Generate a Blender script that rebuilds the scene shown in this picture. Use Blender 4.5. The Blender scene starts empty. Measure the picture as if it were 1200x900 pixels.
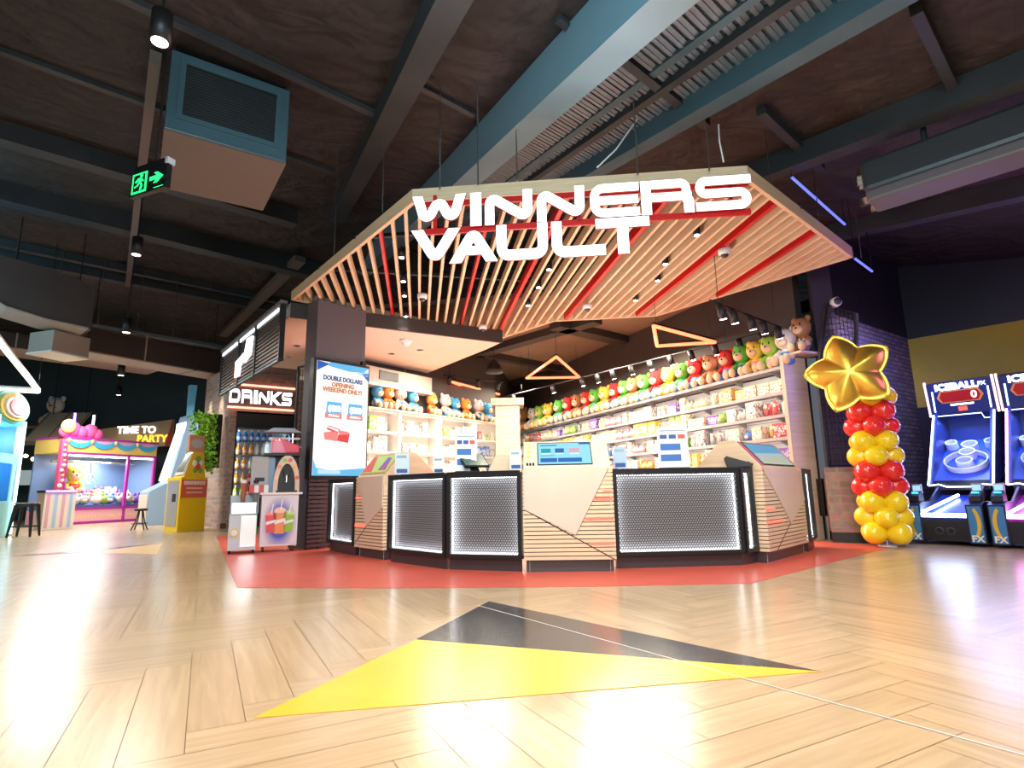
import bpy, math, random
from mathutils import Vector, Matrix
random.seed(7)
sc = bpy.context.scene
COL = sc.collection
PI = math.pi
V = Vector
# ------------------------------------------------------------------ camera
F, PITCH, ROLL, CH = 670.0, math.radians(10.5), math.radians(1.0), 0.9
fw = V((0, math.cos(PITCH), math.sin(PITCH)))
r0 = V((1, 0, 0)); u0 = r0.cross(fw)
RT = r0 * math.cos(ROLL) - u0 * math.sin(ROLL)
UP = RT.cross(fw)
CAM = V((0, 0, CH))
cd = bpy.data.cameras.new('camera'); cam = bpy.data.objects.new('camera', cd); COL.objects.link(cam)
m = Matrix((RT, UP, -fw)).transposed().to_4x4(); m.translation = CAM; cam.matrix_world = m
cd.sensor_width = 36; cd.lens = 36 * F / 1200; cd.clip_start = .05; cd.clip_end = 200
sc.camera = cam
# ------------------------------------------------------------------ view, world
sc.view_settings.view_transform = 'Standard'; sc.view_settings.look = 'None'
sc.view_settings.gamma = 1; sc.view_settings.use_curve_mapping = False
sc.view_settings.exposure = 1.0
w = bpy.data.worlds.new('world'); sc.world = w; w.use_nodes = True
w.node_tree.nodes['Background'].inputs[0].default_value = (.55, .62, .75, 1)
w.node_tree.nodes['Background'].inputs[1].default_value = .10
sc.cycles.max_bounces = 6; sc.cycles.diffuse_bounces = 3; sc.cycles.glossy_bounces = 3
sc.cycles.transparent_max_bounces = 12; sc.cycles.caustics_reflective = False; sc.cycles.caustics_refractive = False
sc.cycles.sample_clamp_indirect = 4.0

def lamp(name, kind, loc, energy, col=(1, 1, 1), size=.3, target=None, spot=70, size_y=None, blend=.6):
    l = bpy.data.lights.new(name, kind); l.energy = energy; l.color = col
    if kind == 'AREA':
        l.size = size
        if size_y: l.shape = 'RECTANGLE'; l.size_y = size_y
    else:
        l.shadow_soft_size = size
    if kind == 'SPOT': l.spot_size = math.radians(spot); l.spot_blend = blend
    o = bpy.data.objects.new(name, l); COL.objects.link(o); o.location = loc
    if target is not None:
        o.rotation_euler = (V(target) - V(loc)).to_track_quat('-Z', 'Y').to_euler()
    return o
WARM = (1, .86, .68); NEUT = (1, .94, .86); CYAN = (.35, .8, 1); BLUE = (.15, .2, 1); PURP = (.5, .15, 1)
# the venue's own ceiling lamps over the foyer floor (behind and around the camera)
for x, y, e in ((-2.5, 1.0, 30), (2.2, .8, 48), (-5.5, 4.5, 30), (4.2, 3.6, 55), (0, -2.5, 45), (-9, 8, 40), (-1, 3.8, 46), (1.6, 3.6, 52)):
    lamp('foyer_lamp', 'AREA', (x, y, 4.0), e, NEUT, .8, (x, y, 0))
for x, y, e in ((-11.5, 15, 110), (-7.0, 11, 50), (-14.5, 18.5, 140), (-9, 20, 90)):
    lamp('arcade_lamp', 'AREA', (x, y, 4.0), e, NEUT, 1.2, (x, y, 0))
for x, y in ((-.6, 12.6), (1.5, 10.8), (3.0, 12.4), (0.6, 14.6), (2.2, 13.6), (-1.6, 13.6), (.3, 17)):
    lamp('shop_lamp', 'AREA', (x, y, 4.0), 85, WARM, .8, (x, y, 0))
# added fill lights, not fittings of the venue, that brighten fronts and soffits
lamp('front_lamp', 'AREA', (.5, -1.8, 2.7), 130, NEUT, 2.6, (.6, 6.5, 2.3))
lamp('counter_uplight', 'AREA', (.6, 8.9, 1.15), 60, NEUT, 1.2, (.6, 8.6, 4.3))
lamp('counter_uplight', 'AREA', (-1.6, 11.2, 1.15), 16, NEUT, 1.2, (-1.6, 11.5, 4.3))
for x, y, tx, ty in ((-1.9, 4.9, -1.9, 7.9), (.1, 4.0, .1, 6.6), (1.9, 4.0, 1.9, 6.7), (4.4, 5.2, 3.6, 7.6)):
    lamp('counter_wash', 'SPOT', (x, y, 4.0), 55, NEUT, .12, (tx, ty, .75), 58)  # added spots without fittings, brighten the counter fronts
# added coloured lights imitating spill from the arcade games on the steelwork
lamp('cyan_spill', 'AREA', (-.6, .8, 3.1), 85, CYAN, 2.5, (-.2, 5.5, 6.5))
lamp('cyan_spill', 'AREA', (-12, 9.5, 4.6), 60, CYAN, 2.5, (-12, 14, 8))
lamp('violet_spill', 'AREA', (7.2, 6.2, 3.0), 25, PURP, 1.5, (7.8, 10, 5))
lamp('mustard_wash', 'SPOT', (8.7, 8.7, 2.2), 330, (1, .92, .65), .2, (9.7, 10.3, 3.15), 75)  # added spot that brightens the yellow wall
lamp('brick_wash', 'SPOT', (5.9, 8.4, 4.2), 110, (.8, .6, 1), .1, (6.5, 10.4, 2.6), 70)  # added violet-tinted spot that brightens the brick wall
lamp('blue_spill', 'AREA', (6.9, 9.2, 3.2), 40, BLUE, 1.0, (6.6, 10.4, 1.4))

# ------------------------------------------------------------------ pixel helpers (photo pixel -> point in the room)
def ray(x, y): return fw + RT * ((x - 600) / F) + UP * ((450 - y) / F)
def atz(x, y, z=0.0):
    d = ray(x, y); return CAM + d * ((z - CH) / d.z)
def atY(x, y, Y):
    d = ray(x, y); return CAM + d * (Y / d.y)
def proj(p):
    v = V(p) - CAM; k = v.dot(fw); return 600 + F * v.dot(RT) / k, 450 - F * v.dot(UP) / k
def zup(p, y):
    lo, hi = -1., 20.
    for _ in range(50):
        md = (lo + hi) / 2
        if proj((p[0], p[1], md))[1] > y: lo = md
        else: hi = md
    return lo
def on_plane(x, y, p, n):
    d = ray(x, y); return CAM + d * ((V(p) - CAM).dot(n) / d.dot(n))
def on_wall(x, y, a, b):        # vertical plane through ground points a, b
    n = V((b[1] - a[1], a[0] - b[0], 0)); return on_plane(x, y, (a[0], a[1], 0), n)

# ------------------------------------------------------------------ materials
def nt(mt): return mt.node_tree.nodes, mt.node_tree.links
_M = {}
def mat(name, col=(.8, .8, .8), rough=.5, metal=0., emit=None, es=0., coat=0., bump=None, vary=None):
    if name in _M: return _M[name]
    mt = bpy.data.materials.new(name); mt.use_nodes = True; n, l = nt(mt)
    b = n['Principled BSDF']
    b.inputs['Base Color'].default_value = (*col, 1); b.inputs['Roughness'].default_value = rough
    b.inputs['Metallic'].default_value = metal; b.inputs['Coat Weight'].default_value = coat
    if emit: b.inputs['Emission Color'].default_value = (*emit, 1); b.inputs['Emission Strength'].default_value = es
    if vary:            # slight procedural mottling
        sca, amt = vary
        t = n.new('ShaderNodeTexNoise'); t.inputs['Scale'].default_value = sca; t.inputs['Detail'].default_value = 4
        tc = n.new('ShaderNodeTexCoord'); l.new(tc.outputs['Object'], t.inputs['Vector'])
        r = n.new('ShaderNodeValToRGB'); r.color_ramp.elements[0].position = .3; r.color_ramp.elements[1].position = .7
        r.color_ramp.elements[0].color = (*[c * (1 - amt) for c in col], 1); r.color_ramp.elements[1].color = (*[min(1, c * (1 + amt)) for c in col], 1)
        l.new(t.outputs['Fac'], r.inputs['Fac']); l.new(r.outputs['Color'], b.inputs['Base Color'])
    if bump:
        sca, st = bump
        t = n.new('ShaderNodeTexNoise'); t.inputs['Scale'].default_value = sca; t.inputs['Detail'].default_value = 3
        tc = n.new('ShaderNodeTexCoord'); l.new(tc.outputs['Object'], t.inputs['Vector'])
        bp = n.new('ShaderNodeBump'); bp.inputs['Strength'].default_value = st; bp.inputs['Distance'].default_value = .02
        l.new(t.outputs['Fac'], bp.inputs['Height']); l.new(bp.outputs['Normal'], b.inputs['Normal'])
    _M[name] = mt; return mt
def glow(name, col, s): return mat(name, col, .5, 0, col, s)
def screen(name, col, s=1.0): return mat(name, tuple(c * .1 for c in col), .25, 0, col, s * .5)
def glass(name, tint=(1, 1, 1), refl=.12):
    if name in _M: return _M[name]
    mt = bpy.data.materials.new(name); mt.use_nodes = True; n, l = nt(mt); n.remove(n['Principled BSDF'])
    t = n.new('ShaderNodeBsdfTransparent'); t.inputs[0].default_value = (*tint, 1)
    g = n.new('ShaderNodeBsdfGlossy'); g.inputs['Roughness'].default_value = .03
    lw = n.new('ShaderNodeLayerWeight'); lw.inputs[0].default_value = .5; pw = n.new('ShaderNodeMath'); pw.operation = 'POWER'; pw.inputs[1].default_value = 4; l.new(lw.outputs['Facing'], pw.inputs[0])
    f = n.new('ShaderNodeMath'); f.operation = 'MULTIPLY_ADD'; f.inputs[1].default_value = .4; f.inputs[2].default_value = .03; l.new(pw.outputs[0], f.inputs[0])
    mx = n.new('ShaderNodeMixShader'); l.new(f.outputs[0], mx.inputs[0]); l.new(t.outputs[0], mx.inputs[1]); l.new(g.outputs[0], mx.inputs[2])
    l.new(mx.outputs[0], n['Material Output'].inputs[0]); _M[name] = mt; return mt
def wood(name, c1, c2, rough=.45, sx=1.2, sy=40, attr=False):
    if name in _M: return _M[name]
    mt = bpy.data.materials.new(name); mt.use_nodes = True; n, l = nt(mt); b = n['Principled BSDF']
    b.inputs['Roughness'].default_value = rough
    uv = n.new('ShaderNodeUVMap'); mp = n.new('ShaderNodeMapping'); mp.inputs['Scale'].default_value = (sx, sy, 1)
    l.new(uv.outputs[0], mp.inputs[0])
    t = n.new('ShaderNodeTexNoise'); t.inputs['Scale'].default_value = 1; t.inputs['Detail'].default_value = 5; t.inputs['Distortion'].default_value = .6
    l.new(mp.outputs[0], t.inputs['Vector'])
    r = n.new('ShaderNodeValToRGB'); r.color_ramp.elements[0].position = .3; r.color_ramp.elements[1].position = .7
    r.color_ramp.elements[0].color = (*c1, 1); r.color_ramp.elements[1].color = (*c2, 1)
    l.new(t.outputs['Fac'], r.inputs['Fac']); out = r.outputs['Color']
    if attr:
        a = n.new('ShaderNodeAttribute'); a.attribute_name = 'tone'
        mx = n.new('ShaderNodeMixRGB'); mx.blend_type = 'MULTIPLY'; mx.inputs[0].default_value = 1
        l.new(out, mx.inputs[1]); l.new(a.outputs['Color'], mx.inputs[2]); out = mx.outputs[0]
    l.new(out, b.inputs['Base Color']); _M[name] = mt; return mt
def brick(name, c1, c2, mortar, sw=.24, sh=.075, ms=.012, rough=.85):
    if name in _M: return _M[name]
    mt = bpy.data.materials.new(name); mt.use_nodes = True; n, l = nt(mt); b = n['Principled BSDF']; b.inputs['Roughness'].default_value = rough
    uv = n.new('ShaderNodeUVMap'); t = n.new('ShaderNodeTexBrick'); l.new(uv.outputs[0], t.inputs['Vector'])
    t.inputs['Color1'].default_value = (*c1, 1); t.inputs['Color2'].default_value = (*c2, 1); t.inputs['Mortar'].default_value = (*mortar, 1)
    t.inputs['Scale'].default_value = 1; t.inputs['Mortar Size'].default_value = ms; t.inputs['Brick Width'].default_value = sw; t.inputs['Row Height'].default_value = sh
    t.inputs['Bias'].default_value = -.1
    ns = n.new('ShaderNodeTexNoise'); ns.inputs['Scale'].default_value = 9; l.new(uv.outputs[0], ns.inputs['Vector'])
    mx = n.new('ShaderNodeMixRGB'); mx.blend_type = 'OVERLAY'; mx.inputs[0].default_value = .55
    l.new(t.outputs['Color'], mx.inputs[1]); l.new(ns.outputs['Color'], mx.inputs[2])
    hs = n.new('ShaderNodeHueSaturation'); hs.inputs['Saturation'].default_value = .8; l.new(mx.outputs[0], hs.inputs['Color'])
    l.new(hs.outputs[0], b.inputs['Base Color'])
    bp = n.new('ShaderNodeBump'); bp.inputs['Strength'].default_value = .6; bp.inputs['Distance'].default_value = .01; bp.invert = True
    l.new(t.outputs['Fac'], bp.inputs['Height']); l.new(bp.outputs[0], b.inputs['Normal']); _M[name] = mt; return mt
def perforated(name, col, pitch, rad):
    if name in _M: return _M[name]
    mt = bpy.data.materials.new(name); mt.use_nodes = True; n, l = nt(mt); b = n['Principled BSDF']
    b.inputs['Base Color'].default_value = (*col, 1); b.inputs['Roughness'].default_value = .35; b.inputs['Metallic'].default_value = .6
    uv = n.new('ShaderNodeUVMap'); ds = []
    for off in ((0, 0, 0), (.5, .5, 0)):
        mp = n.new('ShaderNodeMapping'); mp.inputs['Scale'].default_value = (1 / pitch, 1 / (pitch * 1.732), 0); mp.inputs['Location'].default_value = off
        l.new(uv.outputs[0], mp.inputs[0])
        fr = n.new('ShaderNodeVectorMath'); fr.operation = 'FRACTION'; l.new(mp.outputs[0], fr.inputs[0])
        sb = n.new('ShaderNodeVectorMath'); sb.operation = 'SUBTRACT'; sb.inputs[1].default_value = (.5, .5, 0); l.new(fr.outputs[0], sb.inputs[0])
        ml = n.new('ShaderNodeVectorMath'); ml.operation = 'MULTIPLY'; ml.inputs[1].default_value = (1, 1.732, 0); l.new(sb.outputs[0], ml.inputs[0])
        ln = n.new('ShaderNodeVectorMath'); ln.operation = 'LENGTH'; l.new(ml.outputs[0], ln.inputs[0]); ds.append(ln.outputs['Value'])
    mn = n.new('ShaderNodeMath'); mn.operation = 'MINIMUM'; l.new(ds[0], mn.inputs[0]); l.new(ds[1], mn.inputs[1])
    gt = n.new('ShaderNodeMath'); gt.operation = 'GREATER_THAN'; gt.inputs[1].default_value = rad; l.new(mn.outputs[0], gt.inputs[0])
    l.new(gt.outputs[0], b.inputs['Alpha']); _M[name] = mt; return mt
def pack(name, base, p2, p3, sca=7.):   # printed packaging: coloured patches that belong to the print
    if name in _M: return _M[name]
    mt = bpy.data.materials.new(name); mt.use_nodes = True; n, l = nt(mt); b = n['Principled BSDF']; b.inputs['Roughness'].default_value = .35
    tc = n.new('ShaderNodeTexCoord'); oi = n.new('ShaderNodeObjectInfo')
    ad = n.new('ShaderNodeVectorMath'); ad.operation = 'ADD'; l.new(tc.outputs['Object'], ad.inputs[0])
    sc_ = n.new('ShaderNodeVectorMath'); sc_.operation = 'SCALE'; sc_.inputs[0].default_value = (17, 31, 23); l.new(oi.outputs['Random'], sc_.inputs['Scale']); l.new(sc_.outputs[0], ad.inputs[1])
    t = n.new('ShaderNodeTexVoronoi'); t.inputs['Scale'].default_value = sca; l.new(ad.outputs[0], t.inputs['Vector'])
    sp = n.new('ShaderNodeSeparateColor'); l.new(t.outputs['Color'], sp.inputs[0])
    r = n.new('ShaderNodeValToRGB'); r.color_ramp.interpolation = 'CONSTANT'; e = r.color_ramp.elements
    e[0].color = (*base, 1); e[1].position = .5; e[1].color = (*p2, 1); x = e.new(.68); x.color = (*p3, 1); x = e.new(.84); x.color = (*base, 1)
    l.new(sp.outputs[0], r.inputs['Fac']); l.new(r.outputs[0], b.inputs['Base Color']); _M[name] = mt; return mt

# ------------------------------------------------------------------ mesh builder
class MB:
    def __init__(s, xf=None): s.v = []; s.f = []; s.uv = {}; s.xf = xf
    def add(s, vs, fs):
        o = len(s.v)
        s.v += [(s.xf @ V(p)) if s.xf else V(p) for p in vs]; s.f += [tuple(i + o for i in f) for f in fs]; return s
    def box(s, x0, x1, y0, y1, z0, z1):
        return s.add([(x0, y0, z0), (x1, y0, z0), (x1, y1, z0), (x0, y1, z0), (x0, y0, z1), (x1, y0, z1), (x1, y1, z1), (x0, y1, z1)],
                     [(0, 3, 2, 1), (4, 5, 6, 7), (0, 1, 5, 4), (1, 2, 6, 5), (2, 3, 7, 6), (3, 0, 4, 7)])
    def prism(s, poly, a0, a1, ax='z'):    # polygon extruded along an axis; poly coordinates are the other two axes
        n = len(poly)
        P = (lambda p, a: (p[0], p[1], a)) if ax == 'z' else (lambda p, a: (p[0], a, p[1])) if ax == 'y' else (lambda p, a: (a, p[0], p[1]))
        area = sum(poly[i][0] * poly[(i + 1) % n][1] - poly[(i + 1) % n][0] * poly[i][1] for i in range(n))
        if area < 0: poly = poly[::-1]
        flip = ax == 'y'
        vs = [P(p, a0) for p in poly] + [P(p, a1) for p in poly]
        fs = [tuple(range(n))[::-1], tuple(range(n, 2 * n))] + [(i, (i + 1) % n, (i + 1) % n + n, i + n) for i in range(n)]
        if flip: fs = [f[::-1] for f in fs]
        return s.add(vs, fs)
    def tube(s, pts, r, n=8, closed=False):
        pts = [V(p) for p in pts]; k = len(pts); vs = []; rs = r if isinstance(r, (list, tuple)) else [r] * k
        prev = None
        for i, p in enumerate(pts):
            if closed: t = pts[(i + 1) % k] - pts[i - 1]
            else: t = pts[min(i + 1, k - 1)] - pts[max(i - 1, 0)]
            t.normalize()
            a = prev if prev is not None else (V((0, 0, 1)) if abs(t.z) < .9 else V((1, 0, 0)))
            a = (a - t * a.dot(t)).normalized(); prev = a; b = t.cross(a)
            vs += [p + (a * math.cos(2 * PI * j / n) + b * math.sin(2 * PI * j / n)) * rs[i] for j in range(n)]
        fs = []
        for i in range(k if closed else k - 1):
            o, q = i * n, ((i + 1) % k) * n
            fs += [(o + j, o + (j + 1) % n, q + (j + 1) % n, q + j) for j in range(n)]
        if not closed: fs += [tuple(range(n))[::-1], tuple(range((k - 1) * n, k * n))]
        return s.add(vs, fs)
    def cyl(s, c, r, h, n=20, r2=None):
        c = V(c); return s.tube([c, c + V((0, 0, h))], [r, r if r2 is None else r2], n)
    def lathe(s, prof, c=(0, 0, 0), n=20):
        c = V(c); vs = []
        for r, z in prof: vs += [c + V((r * math.cos(2 * PI * j / n), r * math.sin(2 * PI * j / n), z)) for j in range(n)]
        fs = []
        for i in range(len(prof) - 1):
            o = i * n; fs += [(o + j, o + (j + 1) % n, o + n + (j + 1) % n, o + n + j) for j in range(n)]
        fs += [tuple(range(n))[::-1], tuple(range((len(prof) - 1) * n, len(prof) * n))]
        return s.add(vs, fs)
    def ball(s, c, r, n=14, k=9):
        rx, ry, rz = r if isinstance(r, (list, tuple)) else (r, r, r); c = V(c); vs = [c + V((0, 0, -rz))]
        for i in range(1, k):
            a = -PI / 2 + PI * i / k
            vs += [c + V((rx * math.cos(a) * math.cos(2 * PI * j / n), ry * math.cos(a) * math.sin(2 * PI * j / n), rz * math.sin(a))) for j in range(n)]
        vs.append(c + V((0, 0, rz))); fs = [(0, 1 + (j + 1) % n, 1 + j) for j in range(n)]
        for i in range(k - 2):
            o = 1 + i * n; fs += [(o + j, o + (j + 1) % n, o + n + (j + 1) % n, o + n + j) for j in range(n)]
        t = len(vs) - 1; o = 1 + (k - 2) * n; fs += [(o + j, o + (j + 1) % n, t) for j in range(n)]
        return s.add(vs, fs)
    def torus(s, c, R, r, n=28, k=8, ax='z', sq=None):
        c = V(c); pts = []
        for i in range(n):
            a = 2 * PI * i / n; p = (R * math.cos(a), R * math.sin(a))
            pts.append(c + (V((p[0], p[1], 0)) if ax == 'z' else V((p[0], 0, p[1])) if ax == 'y' else V((0, p[0], p[1]))))
        return s.tube(pts, r, k, True)
    def build(s, name, m, parent=None, smooth=False, bevel=0, sub=0):
        me = bpy.data.meshes.new(name); me.from_pydata(s.v, [], s.f); me.update()
        uvl = me.uv_layers.new(name='UVMap')
        for p in me.polygons:
            nn = p.normal
            if abs(nn.z) > .75: U_, V_ = V((1, 0, 0)), V((0, 1, 0))
            else:
                U_ = V((-nn.y, nn.x, 0)).normalized(); V_ = V((0, 0, 1))
            for li in p.loop_indices:
                co = me.vertices[me.loops[li].vertex_index].co; uvl.data[li].uv = (co.dot(U_), co.dot(V_))
            p.use_smooth = smooth
        if m: me.materials.append(m)
        o = bpy.data.objects.new(name, me); COL.objects.link(o)
        if parent: o.parent = parent
        if bevel:
            b = o.modifiers.new('bevel', 'BEVEL'); b.width = bevel; b.segments = 2; b.limit_method = 'ANGLE'; b.angle_limit = math.radians(40)
        if sub:
            b = o.modifiers.new('sub', 'SUBSURF'); b.levels = sub; b.render_levels = sub
        return o
def tag(o, label=None, cat=None, group=None, kind=None):
    if label: o['label'] = label
    if cat: o['category'] = cat
    if group: o['group'] = group
    if kind: o['kind'] = kind
    return o
def thing(name, label, cat, loc=(0, 0, 0), rz=0., group=None, rot=None):
    o = bpy.data.objects.new(name, None); COL.objects.link(o); o.empty_display_size = .1
    o.location = loc; o.rotation_euler = rot if rot else (0, 0, rz)
    return tag(o, label, cat, group)
def struct(name, mb, m, **k): return tag(mb.build(name, m, **k), kind='structure')
def copy_tree(o, parent=None):
    c = o.copy(); COL.objects.link(c)
    if parent: c.parent = parent
    for ch in list(o.children): copy_tree(ch, c)
    return c
def text(name, s, size, m, parent, loc, rot=(PI / 2, 0, 0), ext=.004, align='CENTER', sx=1.0, bold=0.0):
    cu = bpy.data.curves.new(name, 'FONT'); cu.body = s; cu.size = size; cu.extrude = ext; cu.align_x = align; cu.align_y = 'CENTER'; cu.offset = bold; cu.resolution_u = 3
    t = bpy.data.objects.new('tmp', cu); COL.objects.link(t)
    bpy.context.view_layer.update()
    me = bpy.data.meshes.new_from_object(t.evaluated_get(bpy.context.evaluated_depsgraph_get())); bpy.data.objects.remove(t)
    me.materials.clear(); me.materials.append(m)
    o = bpy.data.objects.new(name, me); COL.objects.link(o); o.parent = parent; o.location = loc; o.rotation_euler = rot; o.scale = (sx, 1, 1)
    return o
def seg(mb, a, b, w, h, upv=V((0, 0, 1))):   # bar of section w x h hanging below the line a-b
    a, b = V(a), V(b); t = (b - a).normalized(); s_ = t.cross(upv).normalized(); u = s_.cross(t).normalized()
    vs = []
    for p in (a, b):
        vs += [p - s_ * w / 2 - u * h, p + s_ * w / 2 - u * h, p + s_ * w / 2, p - s_ * w / 2]
    mb.add(vs, [(0, 1, 2, 3), (7, 6, 5, 4), (0, 4, 5, 1), (1, 5, 6, 2), (2, 6, 7, 3), (3, 7, 4, 0)]); return mb
def yaw(a, b): return math.atan2(b[1] - a[1], b[0] - a[0])
ORD = ['first', 'second', 'third', 'fourth', 'fifth', 'sixth', 'seventh', 'eighth', 'ninth', 'tenth', 'eleventh', 'twelfth', 'thirteenth', 'fourteenth', 'fifteenth', 'sixteenth', 'seventeenth', 'eighteenth', 'nineteenth', 'twentieth']
def nth(i):
    if i < 20: return ORD[i]
    tens = {2: 'twenty', 3: 'thirty', 4: 'forty', 5: 'fifty', 6: 'sixty', 7: 'seventy'}
    k = i + 1
    if k % 10 == 0: return {3: 'thirtieth', 4: 'fortieth', 5: 'fiftieth', 6: 'sixtieth', 7: 'seventieth'}[k // 10]
    return tens[k // 10] + '-' + ORD[k % 10 - 1]

DARK = mat('black_metal', (.012, .012, .014), .4, .3)
BLACK = mat('black_paint', (.008, .008, .01), .5)
STEEL = mat('blue_grey_steel', (.06, .125, .16), .45, .2, vary=(1.5, .12))
DSTEEL = mat('dark_steel', (.03, .038, .045), .5, .1, vary=(2, .2))
TIMBER = wood('pale_timber', (.68, .49, .30), (.82, .63, .42), .45, 1.5, 45)
KWOOD = wood('kiosk_timber', (.66, .49, .32), (.78, .61, .42), .42, 1.2, 30)
REDP = mat('red_paint', (.55, .012, .012), .4)
WHITE = mat('white_plastic', (.85, .85, .85), .35)
PLAST = mat('soffit_white', (.72, .66, .58), .8)
GREYB = mat('duct_grey', (.34, .28, .24), .6, vary=(3, .08))
CHROME = mat('brushed_steel', (.7, .71, .73), .25, 1)
LEDW = glow('led_white', (1, 1, 1), 14)
LEDR = glow('led_red', (1, .055, .035), 2.2)
# ================================================================== FLOOR
def floor_mesh():
    verts = []; faces = []; uvs = []; tones = []
    Lp, Wp = 1.26, .21; k = 6; ang = math.radians(28); ca, sa = math.cos(ang), math.sin(ang); rnd = random.Random(3)
    def plank(x0, y0, x1, y1, hor):
        cx, cy = (x0 + x1) / 2, (y0 + y1) / 2
        X, Y = cx * ca - cy * sa, cx * sa + cy * ca
        if not (-24 < X < 14 and -4.5 < Y < 27) or (Y < 9 and abs(X) > 5 + Y * 1.3): return
        o = len(verts); t = rnd.uniform(.9, 1.05); wv = rnd.uniform(-.02, .02); ou, ov = rnd.uniform(0, 90), rnd.uniform(0, 90)
        for x, y in ((x0, y0), (x1, y0), (x1, y1), (x0, y1)):
            verts.append((x * ca - y * sa, x * sa + y * ca, 0))
            uvs.append((ou + (x if hor else y), ov + (y if hor else x))); tones.append((t + wv, t, t - wv, 1))
        faces.append((o, o + 1, o + 2, o + 3))
    g = .0015; N = 150
    for i in range(-N, N):              # herringbone: k widths per length
        for j in range(-26, 27):
            bx = i * Wp + j * Lp; by = i * Wp - j * Lp
            plank(bx + g, by + g, bx + Lp - g, by + Wp - g, True)
            plank(bx + g, by + Wp + g, bx + Wp - g, by + Wp + Lp - g, False)
    me = bpy.data.meshes.new('floor'); me.from_pydata(verts, [], faces); me.update()
    me.uv_layers.new(name='UVMap'); me.color_attributes.new('tone', 'FLOAT_COLOR', 'CORNER')
    ul = me.uv_layers['UVMap']; at = me.color_attributes['tone']
    for l in me.loops:
        ul.data[l.index].uv = uvs[l.vertex_index]; at.data[l.index].color = tones[l.vertex_index]
    me.materials.append(wood('oak_planks', (.45, .32, .185), (.56, .41, .25), .23, 1.4, 22, True))
    o = bpy.data.objects.new('floor', me); COL.objects.link(o); tag(o, kind='structure')
floor_mesh()
struct('floor_base', MB().box(-26, 16, -5, 30, -.1, -.004), mat('seam_brown', (.25, .16, .09), .5))
P2 = lambda *a: [tuple(atz(*p)[:2]) for p in a]
struct('floor_red', MB().prism(P2((253, 628), (278, 689), (480, 689.5), (700, 687.5), (880, 684), (1046, 641), (985, 636), (900, 628), (600, 622), (400, 622)), .001, .003), mat('red_vinyl', (.64, .105, .07), .36, vary=(3, .06)))
def speckle():
    mt = mat('speckled_terrazzo', (.03, .028, .027), .2); n, l = nt(mt); b = n['Principled BSDF']
    tc = n.new('ShaderNodeTexCoord'); t = n.new('ShaderNodeTexVoronoi'); t.inputs['Scale'].default_value = 55; l.new(tc.outputs['Object'], t.inputs['Vector'])
    r = n.new('ShaderNodeValToRGB'); r.color_ramp.elements[0].position = .10; r.color_ramp.elements[0].color = (.4, .4, .38, 1); r.color_ramp.elements[1].position = .16; r.color_ramp.elements[1].color = (.035, .032, .03, 1)
    l.new(t.outputs['Distance'], r.inputs[0]); l.new(r.outputs[0], b.inputs['Base Color']); return mt
SPK = speckle()
YEL = mat('yellow_vinyl', (.78, .5, .035), .3, vary=(4, .05))
struct('floor_triangle_black', MB().prism(P2((573, 705), (487, 750), (962, 787.5)), .001, .003), SPK)
struct('floor_triangle_yellow', MB().prism(P2((487, 750), (297, 842), (962, 787.5)), .001, .003), YEL)
a, b = atz(560, 710), atz(1200, 886)
struct('floor_line', seg(MB(), V((a.x, a.y, .0045)), V((b.x, b.y, .0045)), .008, .003), mat('grey_line', (.6, .58, .55), .4))
struct('floor_triangle_black.001', MB().prism(P2((10, 652), (190, 637), (96, 648)), .001, .003), SPK)
struct('floor_triangle_yellow.001', MB().prism(P2((96, 648), (190, 637), (184, 650)), .001, .003), mat('pale_yellow_vinyl', (.75, .5, .2), .3))
struct('floor_grey', MB().prism(P2((250, 628), (262, 646), (345, 641), (345, 624)), .0005, .001), mat('grey_vinyl', (.45, .42, .38), .3))
# ================================================================== ROOF
vP, vQ = ray(305, 430), ray(1330, 545)
Q0 = atY(749, 138, 6.5)
RN = vP.cross(vQ).normalized()
if RN.z < 0: RN = -RN
def roof(x, y, dz=0.): return on_plane(x, y, Q0 - V((0, 0, dz)), RN)
pd, qd = vP.normalized(), vQ.normalized(); qd = V((qd.x, qd.y, qd.z)).normalized()
def insulation():
    mt = mat('roof_insulation', (.045, .03, .026), .62); n, l = nt(mt); b = n['Principled BSDF']
    tc = n.new('ShaderNodeTexCoord')
    t = n.new('ShaderNodeTexNoise'); t.inputs['Scale'].default_value = 1.3; t.inputs['Detail'].default_value = 3; t.inputs['Distortion'].default_value = .3; l.new(tc.outputs['Object'], t.inputs['Vector'])
    mp = n.new('ShaderNodeMapping'); mp.inputs['Rotation'].default_value = (0, 0, math.radians(40)); l.new(tc.outputs['Object'], mp.inputs[0])
    br = n.new('ShaderNodeTexBrick'); br.offset = 0; br.inputs['Scale'].default_value = 1; br.inputs['Brick Width'].default_value = .3; br.inputs['Row Height'].default_value = .3; br.inputs['Mortar Size'].default_value = .006
    br.inputs['Color1'].default_value = (.026, .019, .018, 1); br.inputs['Color2'].default_value = (.021, .016, .015, 1); br.inputs['Mortar'].default_value = (.012, .009, .008, 1)
    l.new(mp.outputs[0], br.inputs['Vector']); l.new(br.outputs[0], b.inputs['Base Color'])
    bp = n.new('ShaderNodeBump'); bp.inputs['Strength'].default_value = .8; bp.inputs['Distance'].default_value = .25; l.new(t.outputs[0], bp.inputs['Height']); l.new(bp.outputs[0], b.inputs['Normal']); return mt
INS = insulation()
brk = roof(400, 268)                      # where the slope meets the flat part
pp = V((pd.x, pd.y, pd.z))
def rp(c, s, t, dz=0): return c + pp * s + qd * t - V((0, 0, dz))
a, b, c_, d_ = rp(brk, 0, -16), rp(brk, 0, 26), rp(brk, -26, 26), rp(brk, -26, -16)
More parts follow.
